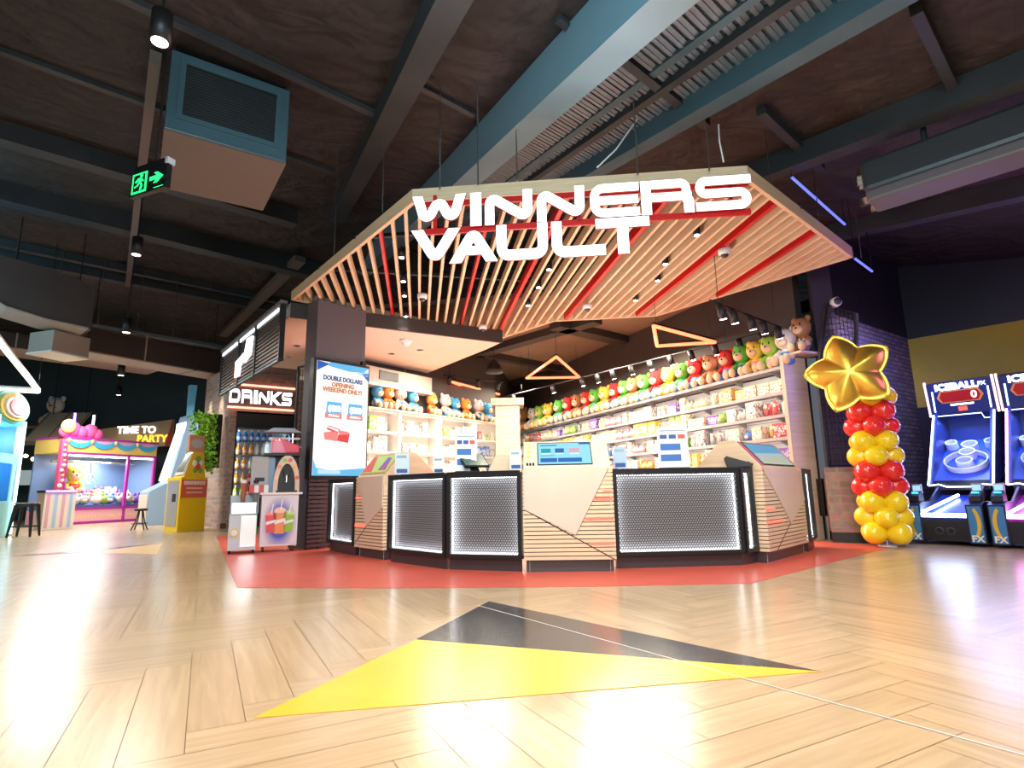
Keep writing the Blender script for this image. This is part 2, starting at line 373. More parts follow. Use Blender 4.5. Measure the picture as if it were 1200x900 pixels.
mb = MB(); up_ = V((0, 0, .1)); mb.add([a, b, c_, d_, a + up_, b + up_, c_ + up_, d_ + up_], [(0, 1, 2, 3), (7, 6, 5, 4), (0, 4, 5, 1), (1, 5, 6, 2), (2, 6, 7, 3), (3, 7, 4, 0)])
struct('ceiling', mb, INS)
ZF = brk.z
flat = lambda x, y, dz=0.: atz(x, y, ZF - dz)
hp = V((pp.x, pp.y, 0)).normalized(); hq = V((qd.x, qd.y, 0)).normalized()
a, b = V((brk.x, brk.y, ZF)) - hq * 18, V((brk.x, brk.y, ZF)) + hq * 20
c_, d_ = b + hp * 30, a + hp * 30
mb = MB(); mb.add([a, b, c_, d_] + [p + up_ for p in (a, b, c_, d_)], [(0, 3, 2, 1), (4, 5, 6, 7), (0, 1, 5, 4), (1, 2, 6, 5), (2, 3, 7, 6), (3, 0, 4, 7)])
struct('ceiling_flat', mb, INS)
def q_beam(x, y, w, h, m=DSTEEL, t0=-16, t1=16, fl=False, dz=0.):
    c = flat(x, y, dz + h) if fl else roof(x, y, dz + h); c = c + V((0, 0, h)); d = hq if fl else qd
    struct('ceiling_beam', seg(MB(), c + d * t0, c + d * t1, w, h), m)
def p_beam(x, y, w, h, s0, s1, m=STEEL, dz=0.):
    c = roof(x, y, dz + h) + V((0, 0, h)); struct('ceiling_beam', seg(MB(), c + pp * s0, c + pp * s1, w, h), m)
p_beam(620, 150, .33, .55, -7, 12.0, mat('pale_blue_steel', (.18, .31, .38), .4, .2))            # big girder, steel colour lightened to stand in for light on it
p_beam(470, 118, .30, .28, -7, 6.3, DSTEEL)     # rafter to its left
p_beam(860, 112, .22, .28, -5, 8, STEEL)        # right rafters
p_beam(780, 106, .10, .14, -5, 4, DSTEEL)
p_beam(1040, 158, .24, .28, -5, 6, DSTEEL)
p_beam(1120, 250, .24, .28, -5, 5, DSTEEL)
for x, y, w, h, t0, t1 in ((360, 100, .10, .08, -6, 1.2), (330, 182, .10, .08, -5, .9), (775, 108, .10, .12, -1.15, 1.0), (925, 165, .10, .12, -.8, 1.1), (1100, 70, .09, .12, -.8, .9), (520, 118, .08, .06, -.5, .5), (700, 60, .08, .06, -.6, 0)):
    q_beam(x, y, w, h, DSTEEL, t0, t1)
# beams of the flat part, left
q_beam(200, 224, .32, .38, DSTEEL, -14, 2.5, False)
for x, y, w, h in ((200, 286, .38, .42), (200, 330, .2, .2), (200, 343, .3, .3)):
    q_beam(x, y, w, h, DSTEEL, -12, 5, True)
for x0, y0, x1, y1, w in ((183, 60, 150, 330, .12), (352, 300, 262, 390, .3)):
    a = roof(x0, y0, .12) if y0 < 200 else flat(x0, y0, .2); b = flat(x1, y1, .2)
    struct('ceiling_beam', seg(MB(), a, b, w, .16), mat('brown_steel', (.11, .09, .08), .5))
# ribbed steel deck beside the girder
mb = MB(); c0 = roof(700, 130)
s = -4.2
dz_ = V((0, 0, .018)); q4 = [c0 + pp * -4.3 + qd * -.88 - dz_, c0 + pp * -4.3 + qd * .76 - dz_, c0 + pp * 6.6 + qd * .76 - dz_, c0 + pp * 6.6 + qd * -.88 - dz_]; mb.add(q4 + [q + dz_ * .5 for q in q4], [(0, 1, 2, 3), (7, 6, 5, 4), (0, 4, 5, 1), (1, 5, 6, 2), (2, 6, 7, 3), (3, 7, 4, 0)])
DECK = mat('galvanised_deck', (.17, .22, .26), .4, .5); 
while s < 6.5:
    for (t0, t1) in ((-.85, -.05), (.05, .72)):
        a = c0 + pp * s - V((0, 0, .03)); seg(mb, a + qd * t0, a + qd * t1, .10, .025)
        seg(mb, a + pp * .02 + qd * t0 - V((0, 0, .025)), a + pp * .02 + qd * t1 - V((0, 0, .025)), .03, .012)
    s += .16
struct('ceiling_deck', mb, DECK)
mb = MB(); seg(mb, c0 + pp * -4.5 + qd * 0 - V((0, 0, .02)), c0 + pp * 6 - V((0, 0, .02)), .1, .06); struct('ceiling_beam', mb, STEEL)
# ================================================================== WALLS
DWALL = mat('charcoal_wall', (.006, .005, .009), .7)
TEALW = mat('dark_teal_wall', (.03, .055, .065), .7)
def wall(name, a, b, z0, z1, m, th=.15):
    a, b = V((a[0], a[1], 0)), V((b[0], b[1], 0)); d = (b - a).normalized(); n = V((-d.y, d.x, 0)) * th
    mb = MB(); mb.prism([tuple(p[:2]) for p in (a, b, b + n, a + n)], z0, z1); return struct(name, mb, m)
wall('wall_far_left', (-26, 24), (-2, 29), 0, 9.5, TEALW)
BRK = brick('purple_brick', (.17, .12, .12), (.085, .065, .075), (.05, .045, .05), .26, .085)
BR0, BR1 = V((5.62, 9.75, 0)), V((8.35, 11.7, 0))
zt = zup(BR0, 366)
wall('wall_right_brick', BR0, BR1, 0, zt, BRK)
wall('wall_right_upper', BR0, BR1, zt, 6.4, DWALL)
yd = V((.68, -.73, 0)); YB = BR1 + yd * 7
zy = zup(BR1, 398)
zd = zup(BR1, 478)
wall('wall_right_dado', BR1, YB, 0, zd, DWALL)
wall('wall_right_yellow', BR1, YB, zd, zy, mat('mustard_paint', (.40, .31, .02), .7, vary=(2, .06)))
wall('wall_right_black', BR1, YB, zy, 6.4, BLACK)
# shop
RW0, RW1 = V((5.15, 9.95, 0)), V((.05, 22.2, 0))
LW0, LW1 = V((-3.95, 13.0, 0)), V((-.55, 17.45, 0))
SWALL = mat('brown_charcoal_wall', (.05, .038, .034), .75)
wall('wall_shop_right', RW1, RW0, 0, 4.9, SWALL)
wall('wall_shop_left', LW0 - V((.59, .79, 0)) * .6, LW1, 0, 4.9, SWALL)
wall('wall_shop_back', LW1, RW1, 0, 4.9, SWALL)
SC = mat('shop_ceiling_tan', (.20, .135, .10), .7, bump=(1.2, .5), vary=(1, .15))
struct('ceiling_shop', MB().prism([(-4.2, 12.4), (5.0, 10.7), (5.4, 9.8), (.6, 22.6), (-1, 22.6), (-4.4, 13.4)][0:2] + [(4.95, 10.9), (.4, 22.4), (-.9, 18), (-4.2, 13.6)], 4.9, 5.0), SC)
for (x0, y0, x1, y1, w) in ((455, 470, 700, 372, .35), (600, 458, 960, 352, .3), (650, 378, 850, 425, .4), (440, 452, 640, 470, .2), (560, 412, 760, 450, .25), (850, 395, 985, 340, .3)):
    a, b = atz(x0, y0, 4.86), atz(x1, y1, 4.86)
    a.y = min(a.y, 21); b.y = max(b.y, 10.6)
    struct('ceiling_beam', seg(MB(), V((a.x, a.y, 4.895)), V((b.x, b.y, 4.895)), w, .18), mat('beam_brown_black', (.03, .024, .022), .6))
# ================================================================== CANOPY
ZC = 4.3
CP = [V(tuple(atz(*p, ZC)[:2])) for p in ((483, 237), (877, 210), (1000, 302), (769, 371), (650, 377), (579, 399.6), (341, 352))]
can = thing('slatted_canopy', 'large faceted timber slat canopy hanging over the prize counter', 'canopy', (0, 0, 0))
names = ['front', 'right', 'rear', 'rear', 'rear', 'rear', 'left']
for i in range(7):
    a, b = CP[i], CP[(i + 1) % 7]; d = (b - a).normalized(); n = V((-d.y, d.x)) * .05
    mb = MB().prism([tuple(a), tuple(b), tuple(b + n + d * -.02), tuple(a + n + d * .02)], ZC, ZC + .17); mb.build('fascia', TIMBER, can)
sd = ray(491, 574); sd = V((sd.x, sd.y)).normalized(); pn = V((sd.y, -sd.x))
RED_I = {9: 1, 17: 1, 22: 2, 29: 2, 37: 2, 43: 2}
c_ = -2.121; i = 0
rails = []
while c_ < 6.48:
    ts = []
    for k in range(7):
        a, b = CP[k], CP[(k + 1) % 7]; fa, fb = a.dot(pn) - c_, b.dot(pn) - c_
        if fa * fb < 0: p = a + (b - a) * (fa / (fa - fb)); ts.append(p.dot(sd))
    if len(ts) >= 2:
        t0, t1 = min(ts) + .05, max(ts) - .05
        if t1 - t0 > .15:
            w2 = .03 if RED_I.get(i) == 2 else .021
            P = lambda t, o: tuple(sd * t + pn * (c_ + o))
            MB().prism([P(t0, -w2), P(t1, -w2), P(t1, w2), P(t0, w2)], ZC + .012, ZC + .15).build('slat', REDP if i in RED_I else TIMBER, can)
    c_ += .174; i += 1
# carrying rails above the slats
for f in (.3, .62):
    a = CP[6].lerp(CP[0], f) if f > .5 else CP[6].lerp(CP[0], f); b = CP[2].lerp(CP[1], f * .9) if f > .5 else CP[3].lerp(CP[2], .35)
    seg(MB(), V((a.x, a.y, ZC + .20)), V((b.x, b.y, ZC + .20)), .05, .05).build('carrier_rail', BLACK, can)
def z_roof(x, y):
    return Q0.z - (RN.x * (x - Q0.x) + RN.y * (y - Q0.y)) / RN.z
for p in ((606, 204), (748, 197), (832, 192), (1010, 296), (515, 214), (905, 222), (447, 262), (390, 308), (560, 209), (962, 262)):
    q = atz(p[0], p[1], ZC + .17); zt_ = min(z_roof(q.x, q.y), ZF)
    MB().tube([(q.x, q.y + .03, ZC + .1), (q.x, q.y + .03, zt_)], .008, 6).build('hanger_rod', CHROME, can)
# downlights and cameras set between the slats
DL = [(471, 302), (473, 330), (474, 347), (476, 371), (823, 276), (785.6, 310), (765, 329), (739.5, 352), (639.7, 316), (614.6, 358), (628.6, 337)]
dl_l = ['downlight nearest the left tip of the sign in the slats', 'second downlight back in the row at canopy left', 'third downlight back in the row at canopy left', 'rearmost downlight of the row at canopy left',
        'downlight below the last letter of the sign', 'downlight in slats just left of the long red slat', 'downlight midway back along the right group of slats', 'rearmost downlight beside the long right red slat',
        'downlight beneath the second line of the sign', 'rear downlight above the middle of the counter', 'middle downlight above the centre of the counter']
for p, lb in zip(DL, dl_l):
    q = atz(p[0], p[1], ZC - .02); c2 = V((q.x, q.y)).dot(pn); k2 = (c2 + 2.121) / .174; q2 = V((q.x, q.y)) + pn * ((math.floor(k2) + .5) * .174 - 2.121 - c2); q.x, q.y = q2
    t = thing('downlight', 'small black ' + lb, 'downlight', (q.x, q.y, ZC - .02), group='downlights in the canopy')
    MB().lathe([(.04, 0), (.05, .0), (.05, .13), (.012, .135), (.012, .18)], n=14).build('housing', BLACK, t, True)
    MB().cyl((0, 0, -.004), .036, .006, 14).build('lens', LEDW, t)
    lamp('downlight_beam', 'SPOT', (q.x, q.y, ZC - .05), 30, WARM, .05, (q.x, q.y, 0), 80)
for p, lb in (((495, 349), 'white dome camera under the left slats of the canopy'), ((566, 385), 'white dome camera at the rear point of the canopy'), ((688, 361), 'white dome camera beside the middle red slat'), ((849, 297), 'white dome camera right of the long red slat')):
    q = atz(*p, ZC - .06)
    t = thing('dome_camera', lb, 'security camera', (q.x, q.y, ZC - .122), group='dome cameras on the canopy')
    MB().lathe([(.03, .03), (.085, .05), (.09, .12), (.07, .13)], n=18).build('housing', WHITE, t, True)
    MB().ball((0, 0, .055), (.06, .06, .065), 14, 8).build('dome', mat('smoked_dome', (.05, .05, .055), .08), t, True)
# hanging data cables over the canopy
for n_, pts, lb in (('cable', ((700, 196, .17), (722, 175, .45), (748, 138, 1.05)), 'white cable looping down beside a hanger rod above the sign'), ('cable', ((848, 190, .17), (843, 165, .45), (842, 146, .75)), 'white cable rising from the canopy near its right corner'), ('cable', ((812, 72, 1.0), (835, 75, 1.02), (862, 62, 1.08)), 'white cable sagging under the ribbed steel deck')):
    q = [atz(p[0], p[1], ZC + p[2]) for p in pts]
    tag(MB().tube(q, .009, 6).build(n_, WHITE), lb, 'cable')
# ================================================================== SIGN
A3, B3 = V((CP[0].x, CP[0].y, 0)), V((CP[1].x, CP[1].y, 0)); sdir = (B3 - A3).normalized(); sn = V((sdir.y, -sdir.x, 0))
SA = A3 + sn * .07; SB = B3 + sn * .07
def su(x, y): q = on_wall(x, y, SA, SB); return (q - SA).dot(sdir), q.z
def stroke(pts, t, r=None, cap=(None, None)):
    """centre line -> outline polygon; corners rounded outside, sharp inside"""
    r = t / 2 if r is None else r; P = [V(p) for p in pts]; out = [P[0]]
    for i in range(1, len(P) - 1):
        a, b, c = P[i - 1], P[i], P[i + 1]; d1, d2 = (a - b).normalized(), (c - b).normalized()
        ang = d1.angle(d2); L = min(r / math.tan(ang / 2), (a - b).length * .49 if i > 1 else (a - b).length * .95, (c - b).length * .49 if i < len(P) - 2 else (c - b).length * .95)
        rr = L * math.tan(ang / 2); ctr = b + (d1 + d2).normalized() * (rr / math.sin(ang / 2))
        s0, s1 = b + d1 * L - ctr, b + d2 * L - ctr; tot = s0.angle(s1); sg = 1 if s0.x * s1.y - s0.y * s1.x > 0 else -1
        for k in range(9):
            th = sg * tot * k / 8; out.append(ctr + V((s0.x * math.cos(th) - s0.y * math.sin(th), s0.x * math.sin(th) + s0.y * math.cos(th))))
    out.append(P[-1]); Lf, Rt = [], []
    for i, p in enumerate(out):
        t1 = (out[i] - out[i - 1]).normalized() if i else None; t2 = (out[i + 1] - out[i]).normalized() if i < len(out) - 1 else None
        tt = ((t1 or t2) + (t2 or t1)).normalized(); n = V((-tt.y, tt.x)); k = t / 2 / max(.5, n.dot(V((-(t1 or t2).y, (t1 or t2).x))))
        if i == 0 and cap[0]: n = V((1, 0)) if n.x > 0 else V((-1, 0)); k = t / 2 / max(.3, abs(tt.y))
        if i == len(out) - 1 and cap[1]: n = V((1, 0)) if n.x > 0 else V((-1, 0)); k = t / 2 / max(.3, abs(tt.y))
        Lf.append(p + n * k); Rt.append(p - n * k)
    return Lf, Rt
T_ = .29
GL = {'W': (1.66, [([(.16, 1), (.43, .145), (.83, .90), (1.22, .145), (1.5, 1)], T_, None, (1, 1))]),
      'I': (.31, [([(.155, 0), (.155, 1)], .31, None, (0, 0))]),
      'N': (1.46, [([(.145, 0), (.145, .86), (1.315, .14), (1.315, 1)], T_, None, (0, 0))]),
      'E': (1.46, [([(1.46, .865), (.145, .865), (.145, .135), (1.46, .135)], .25, .25, (0, 0)), ([(.1, .5), (1.43, .5)], .25, None, (0, 0))]),
      'R': (1.56, [([(0, .865), (1.36, .865), (1.36, .49), (.1, .49)], .25, .18, (0, 0)), ([(.15, .9), (.15, 0)], .30, None, (0, 0)), ([(1.36, .6), (1.36, .4), (1.41, .36), (1.41, 0)], .30, .05, (0, 0))]),
      'S': (1.62, [([(1.62, .865), (.16, .865), (.16, .5), (1.46, .5), (1.46, .135), (.02, .135)], .25, .18, (0, 0))]),
      'V': (1.5, [([(.17, 1), (.75, .15), (1.33, 1)], .31, None, (1, 1))]),
      'A': (1.5, [([(.17, 0), (.75, .85), (1.33, 0)], .31, None, (1, 1)), ([(.42, .33), (1.08, .33)], .24, None, (0, 0))]),
      'U': (1.5, [([(.15, 1), (.15, .14), (1.35, .14), (1.35, 1)], .29, .22, (0, 0))]),
      'L': (1.5, [([(.15, 1), (.15, .14), (1.5, .14)], .29, .22, (0, 0))]),
      'T': (1.5, [([(0, .865), (1.5, .865)], .27, None, (0, 0)), ([(.75, .8), (.75, 0)], .31, None, (0, 0))]),
      'D': (1.5, [([(.0, .865), (1.3, .865), (1.3, .135), (.0, .135)], .27, .25, (0, 0)), ([(.15, .9), (.15, .1)], .28, None, (0, 0))]),
      'K': (1.45, [([(.15, 1), (.15, 0)], .28, None, (0, 0)), ([(1.3, 1), (.3, .5), (1.3, 0)], .28, .01, (1, 1))])}
SIDE_RED = mat('letter_return_red', (.5, .03, .04), .4)
def glyph(ch, width, h, depth, m, parent, name='letter'):
    gw, sts = GL[ch]; mb = MB(); kx = width / gw; nf = []
    for pts, t, r, cap in sts:
        Lf, Rt = stroke(pts, t, r, cap); n = len(Lf)
        q = lambda p, y: (p.x * kx, y, p.y * h)
        vs = [q(p, 0) for p in Lf] + [q(p, 0) for p in Rt] + [q(p, depth) for p in Lf] + [q(p, depth) for p in Rt]; fs = []
        for i in range(n - 1):
            fs += [(i, i + 1, n + i + 1, n + i), (2 * n + i + 1, 2 * n + i, 3 * n + i, 3 * n + i + 1), (i + 1, i, 2 * n + i, 2 * n + i + 1), (n + i, n + i + 1, 3 * n + i + 1, 3 * n + i)]
        fs += [(0, n, 3 * n, 2 * n), (n - 1, 3 * n - 1, 4 * n - 1, 2 * n - 1)]; nf += [0 if (j % 4 == 0 and j < 4 * (n - 1)) else 1 for j in range(len(fs))]; mb.add(vs, fs)
    o = mb.build(name, m, parent); o.data.materials.append(SIDE_RED)
    for p_, k_ in zip(o.data.polygons, nf): p_.material_index = k_
    return o
sg = thing('illuminated_sign', 'glowing white WINNERS VAULT lettering on red rails under the canopy front', 'sign', tuple(SA), yaw(SA, SB))
SIGNW = glow('sign_white', (.95, .96, 1), 1.1)
zt1 = (su(484, 231.5)[1] + su(875, 206.5)[1]) / 2; zb1 = (su(500, 268.7)[1] + su(850, 248.5)[1]) / 2
zt2 = (su(484, 271)[1] + su(761, 255)[1]) / 2; zb2 = (su(511, 311)[1] + su(737, 297.5)[1]) / 2
f8 = lambda x, y: (460 + x / 2.727, 180 + y / 2.727)
for row, zb, ztp in (([('W', 65, 237, 185), ('I', 250, 285, 180), ('N', 296, 447, 165), ('N', 461, 613, 155), ('E', 629, 787, 145), ('R', 793, 960, 140), ('S', 963, 1146, 130)], zb1, zt1),
                     ([('V', 63, 216, 295), ('A', 185, 335, 290), ('U', 333, 497, 285), ('L', 508, 679, 270), ('T', 650, 822, 260)], zb2, zt2)):
    for ch, x0, x1, y in row:
        u0_, u1_ = su(*f8(x0, y))[0], su(*f8(x1, y))[0]
        o = glyph(ch, u1_ - u0_, ztp - zb, .03, SIGNW, sg); o.location = (u0_, -.03, zb)
ua, ub = su(*f8(80, 150))[0], su(*f8(1140, 100))[0]
for (z, u1_) in ((zt1 - .075, ub), (zb1 - .005, ub), ):
    MB().box(ua, u1_, .03, .06, z - .035, z + .035).build('mounting_rail', REDP, sg)
for u_ in (ua + .2, (ua + ub) / 2, ub - .2):
    MB().box(u_ - .02, u_ + .02, .03, .062, zb1, ZC + .05).build('bracket', REDP, sg)
# ================================================================== COUNTER
PERF = perforated('perforated_steel', (.10, .105, .115), .030, .34)
BACKW = mat('lightbox_white', (.42, .43, .46), .8)
FRAME = mat('frame_black', (.02, .021, .024), .4, .4)
PLINTH = mat('plinth_dark', (.05, .04, .045), .35)
LEDP = glow('led_panel_white', (.95, .97, 1), 6)
K0 = [atz(*p) for p in ((384, 645), (416, 652), (448, 657), (523, 668), (622, 671), (717, 670), (723, 667), (874, 663), (889, 660), (903, 660.7), (948, 647.5))]
ZB, ZT = .14, 1.10
def panel_unit(a, b, label, depth=.30, leds='tblr', il=.06, ir=.06):
    L = (b - a).length
    t = thing('counter_unit', label, 'counter', (a.x, a.y, 0), yaw(a, b), 'perforated counter units')
    f = .045
    mb = MB(); mb.box(0, L, -.03, .02, ZB, ZB + f); mb.box(0, L, -.03, .02, ZT - f, ZT); mb.box(0, f, -.03, .02, ZB + f, ZT - f); mb.box(L - f, L, -.03, .02, ZB + f, ZT - f)
    mb.build('frame', FRAME, t)
    mb = MB(); mb.add([(f, 0, ZB + f), (L - f, 0, ZB + f), (L - f, 0, ZT - f), (f, 0, ZT - f)], [(0, 1, 2, 3)]); mb.build('perforated_panel', PERF, t)
    MB().box(f * .5, L - f * .5, 0.08, .13, ZB + .01, ZT - .01).build('light_box_back', BACKW, t)
    MB().prism([(.01, .13), (L - .01, .13), (L - ir, depth), (il, depth)], ZB, ZT - .01).build('carcass', FRAME, t)
    g = .012
    bars = {'t': (f, L - f, ZT - f - g, ZT - f), 'b': (f, L - f, ZB + f, ZB + f + g), 'l': (f, f + g, ZB + f, ZT - f), 'r': (L - f - g, L - f, ZB + f, ZT - f)}
    for k in leds:
        x0, x1, z0, z1 = bars[k]; MB().box(x0, x1, .03, .05, z0, z1).build('led_strip', LEDP, t)
    MB().box(0, L, .02, .13, ZT - .02, ZT).build('light_box_lid', FRAME, t); MB().box(0, L, .02, .13, ZB, ZB + .02).build('light_box_floor', FRAME, t)
    MB().prism([(0, -.035), (L, -.035), (L - ir, depth), (il, depth)], ZT, ZT + .022).build('worktop', FRAME, t, bevel=.003)
    MB().prism([(.015, .03), (L - .015, .03), (L - ir, depth - .02), (il, depth - .02)], 0, ZB).build('plinth', PLINTH, t)
    return t
panel_unit(K0[0], K0[1] + (K0[1] - K0[0]) * -.04, 'narrow back-lit perforated counter unit left of the left kiosk', .3, 'tbl', .0, .1)
pl2 = atz(455, 658.5)
panel_unit(pl2, K0[3], 'angled back-lit perforated counter unit right of the left kiosk', leds='tblr', il=.12, ir=.16)
panel_unit(K0[3] + V((.012, -.003, 0)), K0[4] + V((-.085, .03, 0)), 'squarish back-lit perforated counter unit left of the centre kiosk', il=.16, ir=.14)
panel_unit(K0[6] + V((-.005, 0, 0)), K0[7], 'widest back-lit perforated counter unit right of the centre kiosk', ir=.2)
panel_unit(K0[7] + V((.015, .01, 0)), K0[8] + V((.0, .0, 0)), 'sliver of bright back-lit panel between wide panel and right kiosk', .2, 'tbr', .12, .12)
e0 = K0[10] + V((.045, .03, 0)); panel_unit(e0, e0 + V((.42, .66, 0)), 'bright back-lit perforated end panel right of the right kiosk', .3, 'tbr', .2, .0)

def kiosk(a, b, label, poly, leds, groove, D=.85, red=False):
    """poly: smooth board outline in face units (u 0..1 left-right, v 0 top..1 bottom)"""
    L = (b - a).length; t = thing('kiosk_counter', label, 'counter', (a.x, a.y, 0), yaw(a, b), 'timber kiosks in the counter')
    z0, z1, zt_ = .13, 1.12, 1.46
    prof = [(0, z1 - .25), (0, z1), (.30, zt_), (.5, zt_), (D, z1), (D, z1 - .25)]
    MB().prism(prof, 0, L, 'x').build('hood', KWOOD, t, bevel=.004)
    MB().box(.02, L - .02, .02, D - .02, z0 + .01, z1 - .26).build('carcass', mat('gap_black', (.02, .015, .013), .7), t)
    n = 22; h = (z1 - z0) / n; gp = .010
    for k in range(n):
        za, zb = z0 + k * h + gp / 2, z0 + (k + 1) * h - gp / 2
        mb = MB().box(0, L, -.012, .018, za, zb)
        if zb < z1 - .2 or True: mb.box(-.012, .0, -.012, D * .98, za, zb) ; mb.box(L, L + .012, -.012, D * .98, za, zb)
        mb.build('slat', KWOOD, t)
    X = lambda u, v: (u * L, z1 - v * (z1 - z0))
    MB().prism([X(*p) for p in poly], -.024, -.012, 'y').build('face_board', mat('face_board_timber', (.66, .53, .43), .4, vary=(2, .05)), t)
    for (u0_, u1_, v) in leds:
        x0, z = X(u0_, v); x1, _ = X(u1_, v); MB().box(x0, x1, -.02, -.005, z - .012, z + .012).build('led_strip', LEDR, t)
    for (p, q) in groove:
        (x0, za), (x1, zb) = X(*p), X(*q); d = V((x1 - x0, zb - za)).normalized(); nn = V((-d.y, d.x)) * .006
        MB().prism([(x0 + nn.x, za + nn.y), (x0 - nn.x, za - nn.y), (x1 - nn.x, zb - nn.y), (x1 + nn.x, zb + nn.y)], -.0135, -.011, 'y').build('groove', mat('gap_black', (.02, .015, .013), .7), t)
    MB().box(.012, L - .012, .05, D - .05, 0, z0 + .01).build('plinth', PLINTH, t)
    for x in (.05, L - .05): MB().box(x - .002, x + .002, .044, .05, 0, z0).build('plinth_edge', mat('edge_grey', (.4, .4, .42), .4), t)
    sl = V((0, .30, zt_ - z1)).normalized(); nm = V((0, -sl.z, sl.y))
    xf = Matrix((V((1, 0, 0)), sl, nm)).transposed().to_4x4(); xf.translation = V((0, 0, z1))
    return t, L, math.hypot(.3, zt_ - z1), xf, X
# centre kiosk
t, L, S, xf, X = kiosk(K0[4] + V((-.06, -.03, 0)), K0[5] + V((.04, -.03, 0)), 'centre timber kiosk with blue touch screen in its sloped top', [(0, 0), (.965, 0), (.57, .73), (0, .44)], [(.79, 1.0, .335), (.68, 1.0, .555), (.9, 1, .26), (.73, 1, .82)], [((0, .44), (1, 1)), ((.965, 0), (.57, .73))])
CREAM = mat('cream_fascia', (.82, .72, .52), .35)
MB(xf).box(.01, L - .01, .01, S - .005, 0, .006).build('sloped_fascia', CREAM, t)
MB(xf).box(L * .165, L * .80, S * .13, S * .93, .006, .014).build('screen_bezel', FRAME, t)
s_ = MB(xf).box(L * .175, L * .79, S * .16, S * .90, .014, .016).build('touch_screen', screen('screen_sky', (.28, .66, .85), 1.1), t)
SB_ = screen('screen_blue', (.03, .16, .5), .9); ST = screen('screen_teal', (.02, .42, .45), .9); SP = screen('screen_pink', (.75, .45, .5), .9); SWt = screen('screen_white', (.85, .92, .95), 1.0)
for x0, x1, y0, y1, m_ in ((.20, .395, .22, .36, SB_), (.405, .68, .22, .36, SB_), (.21, .325, .55, .70, ST), (.375, .48, .55, .70, SB_), (.54, .66, .55, .70, SP), (.20, .36, .44, .455, SB_), (.20, .40, .80, .83, SB_), (.215, .32, .50, .525, SWt), (.38, .475, .50, .525, SWt), (.545, .655, .50, .525, SWt), (.66, .79, .84, .90, SB_)):
    MB(xf).box(L * x0, L * x1, S * y0, S * y1, .016, .018).build('screen_button', m_, t)
for k in range(3): MB(xf).box(L * (.035 + k * .035), L * (.058 + k * .035), S * .13, S * .20, .006, .02).build('port', BLACK, t)
for k in range(3): MB(xf).box(L * .04, L * .085, S * (.4 + k * .17), S * (.48 + k * .17), .006, .008).build('sticker', mat('sticker_yellow', (.75, .65, .15), .5), t)
# left kiosk
t, L, S, xf, X = kiosk(K0[1], K0[2], 'left timber kiosk with red and lime panel in its sloped top', [(.10, 0), (1, 0), (1, .42), (.42, .70)], [(-.0, .22, .30), (0, .36, .69)], [((.42, .70), (.0, .95))], .9)
MB(xf).box(.03, L - .03, .05, S - .04, 0, .012).build('panel_bezel', mat('bezel_wood', (.6, .35, .16), .4), t)
MB(xf).box(.05, L - .05, .07, S - .06, .012, .016).build('graphic_panel', screen('lime', (.55, .75, .15), .7), t)
MB(xf).prism([(.06, .08), (.34, .08), (.16, S - .07), (.06, S - .07)], .016, .019).build('graphic_shape', screen('scarlet', (.8, .05, .05), .7), t)
MB(xf).prism([(.5, .1), (.7, .1), (.62, S - .12), (.5, S - .1)], .016, .019).build('graphic_shape', screen('violet', (.2, .06, .5), .7), t)
MB(xf).prism([(.56, .1), (.64, .1), (.66, S - .2)], .019, .021).build('graphic_shape', screen('scarlet', (.8, .05, .05), .7), t)
# right kiosk
t, L, S, xf, X = kiosk(K0[9], K0[10], 'right timber kiosk facing the arcade lanes with landscape screen in its top', [(-.02, 0), (.85, 0), (1, .42), (.56, .70)], [(-.01, .18, .50), (-.01, .38, .66)], [((.56, .70), (.16, 1))])
MB(xf).box(L * .1, L * .9, S * .08, S * .94, 0, .012).build('screen_bezel', FRAME, t)
MB(xf).box(L * .12, L * .88, S * .12, S * .90, .012, .015).build('touch_screen', screen('screen_haze', (.5, .6, .62), .8), t)
MB(xf).prism([(L * .12, S * .5), (L * .88, S * .6), (L * .88, S * .9), (L * .12, S * .9)], .015, .017).build('screen_sky', screen('screen_sky2', (.12, .38, .62), .9), t)
MB(xf).prism([(L * .2, S * .3), (L * .6, S * .42), (L * .8, S * .3), (L * .8, S * .14), (L * .2, S * .14)], .015, .018).build('screen_field', screen('screen_field', (.55, .6, .45), .8), t)
MB(xf).box(L * .03, L * .09, S * .05, S * .95, 0, .01).build('trim_strip', screen('pink_trim', (.8, .2, .3), .6), t)
MB().box(-.011 - .012, -.012, .15, .8, .5, 1.0).build('side_board', KWOOD, t)

# ---- things standing on the counter
def sign_holder(px, py, label, h=.17, w_=.13, col=(.55, .72, .85), z=ZT + .022, Y=None, rz=0.):
    q = atz(px, py, z) if Y is None else atY(px, py, Y)
    t = thing('acrylic_sign_holder', label, 'sign holder', (q.x, q.y, z), rz, 'acrylic sign holders on the counter')
    MB().box(-w_ / 2, w_ / 2, -.02, .05, 0, .012).build('base', glass('clear_acrylic', (.9, .95, 1)), t)
    MB().box(-w_ / 2, w_ / 2, 0, .006, .012, h).build('card', mat('card_%.2f' % col[0], col, .4), t)
    MB().box(-w_ * .38, w_ * .38, -.003, 0, h * .1, h * .28).build('printed_band', mat('print_navy', (.03, .09, .3), .5), t)
    MB().box(-w_ * .38, w_ * .3, -.003, 0, h * .78, h * .9).build('printed_line', mat('print_grey', (.3, .4, .5), .5), t)
    return t
sign_holder(471, 554, 'pale blue sign holder on counter beside the left kiosk', .29, .19, Y=7.75, rz=.2)
sign_holder(604.5, 547, 'small sign holder squeezed beside left edge of the centre kiosk', .24, .14, (.75, .82, .85), Y=6.75)
sign_holder(727, 547, 'translucent blue sign holder just right of the centre kiosk', .27, .16, (.4, .55, .75), Y=6.95)
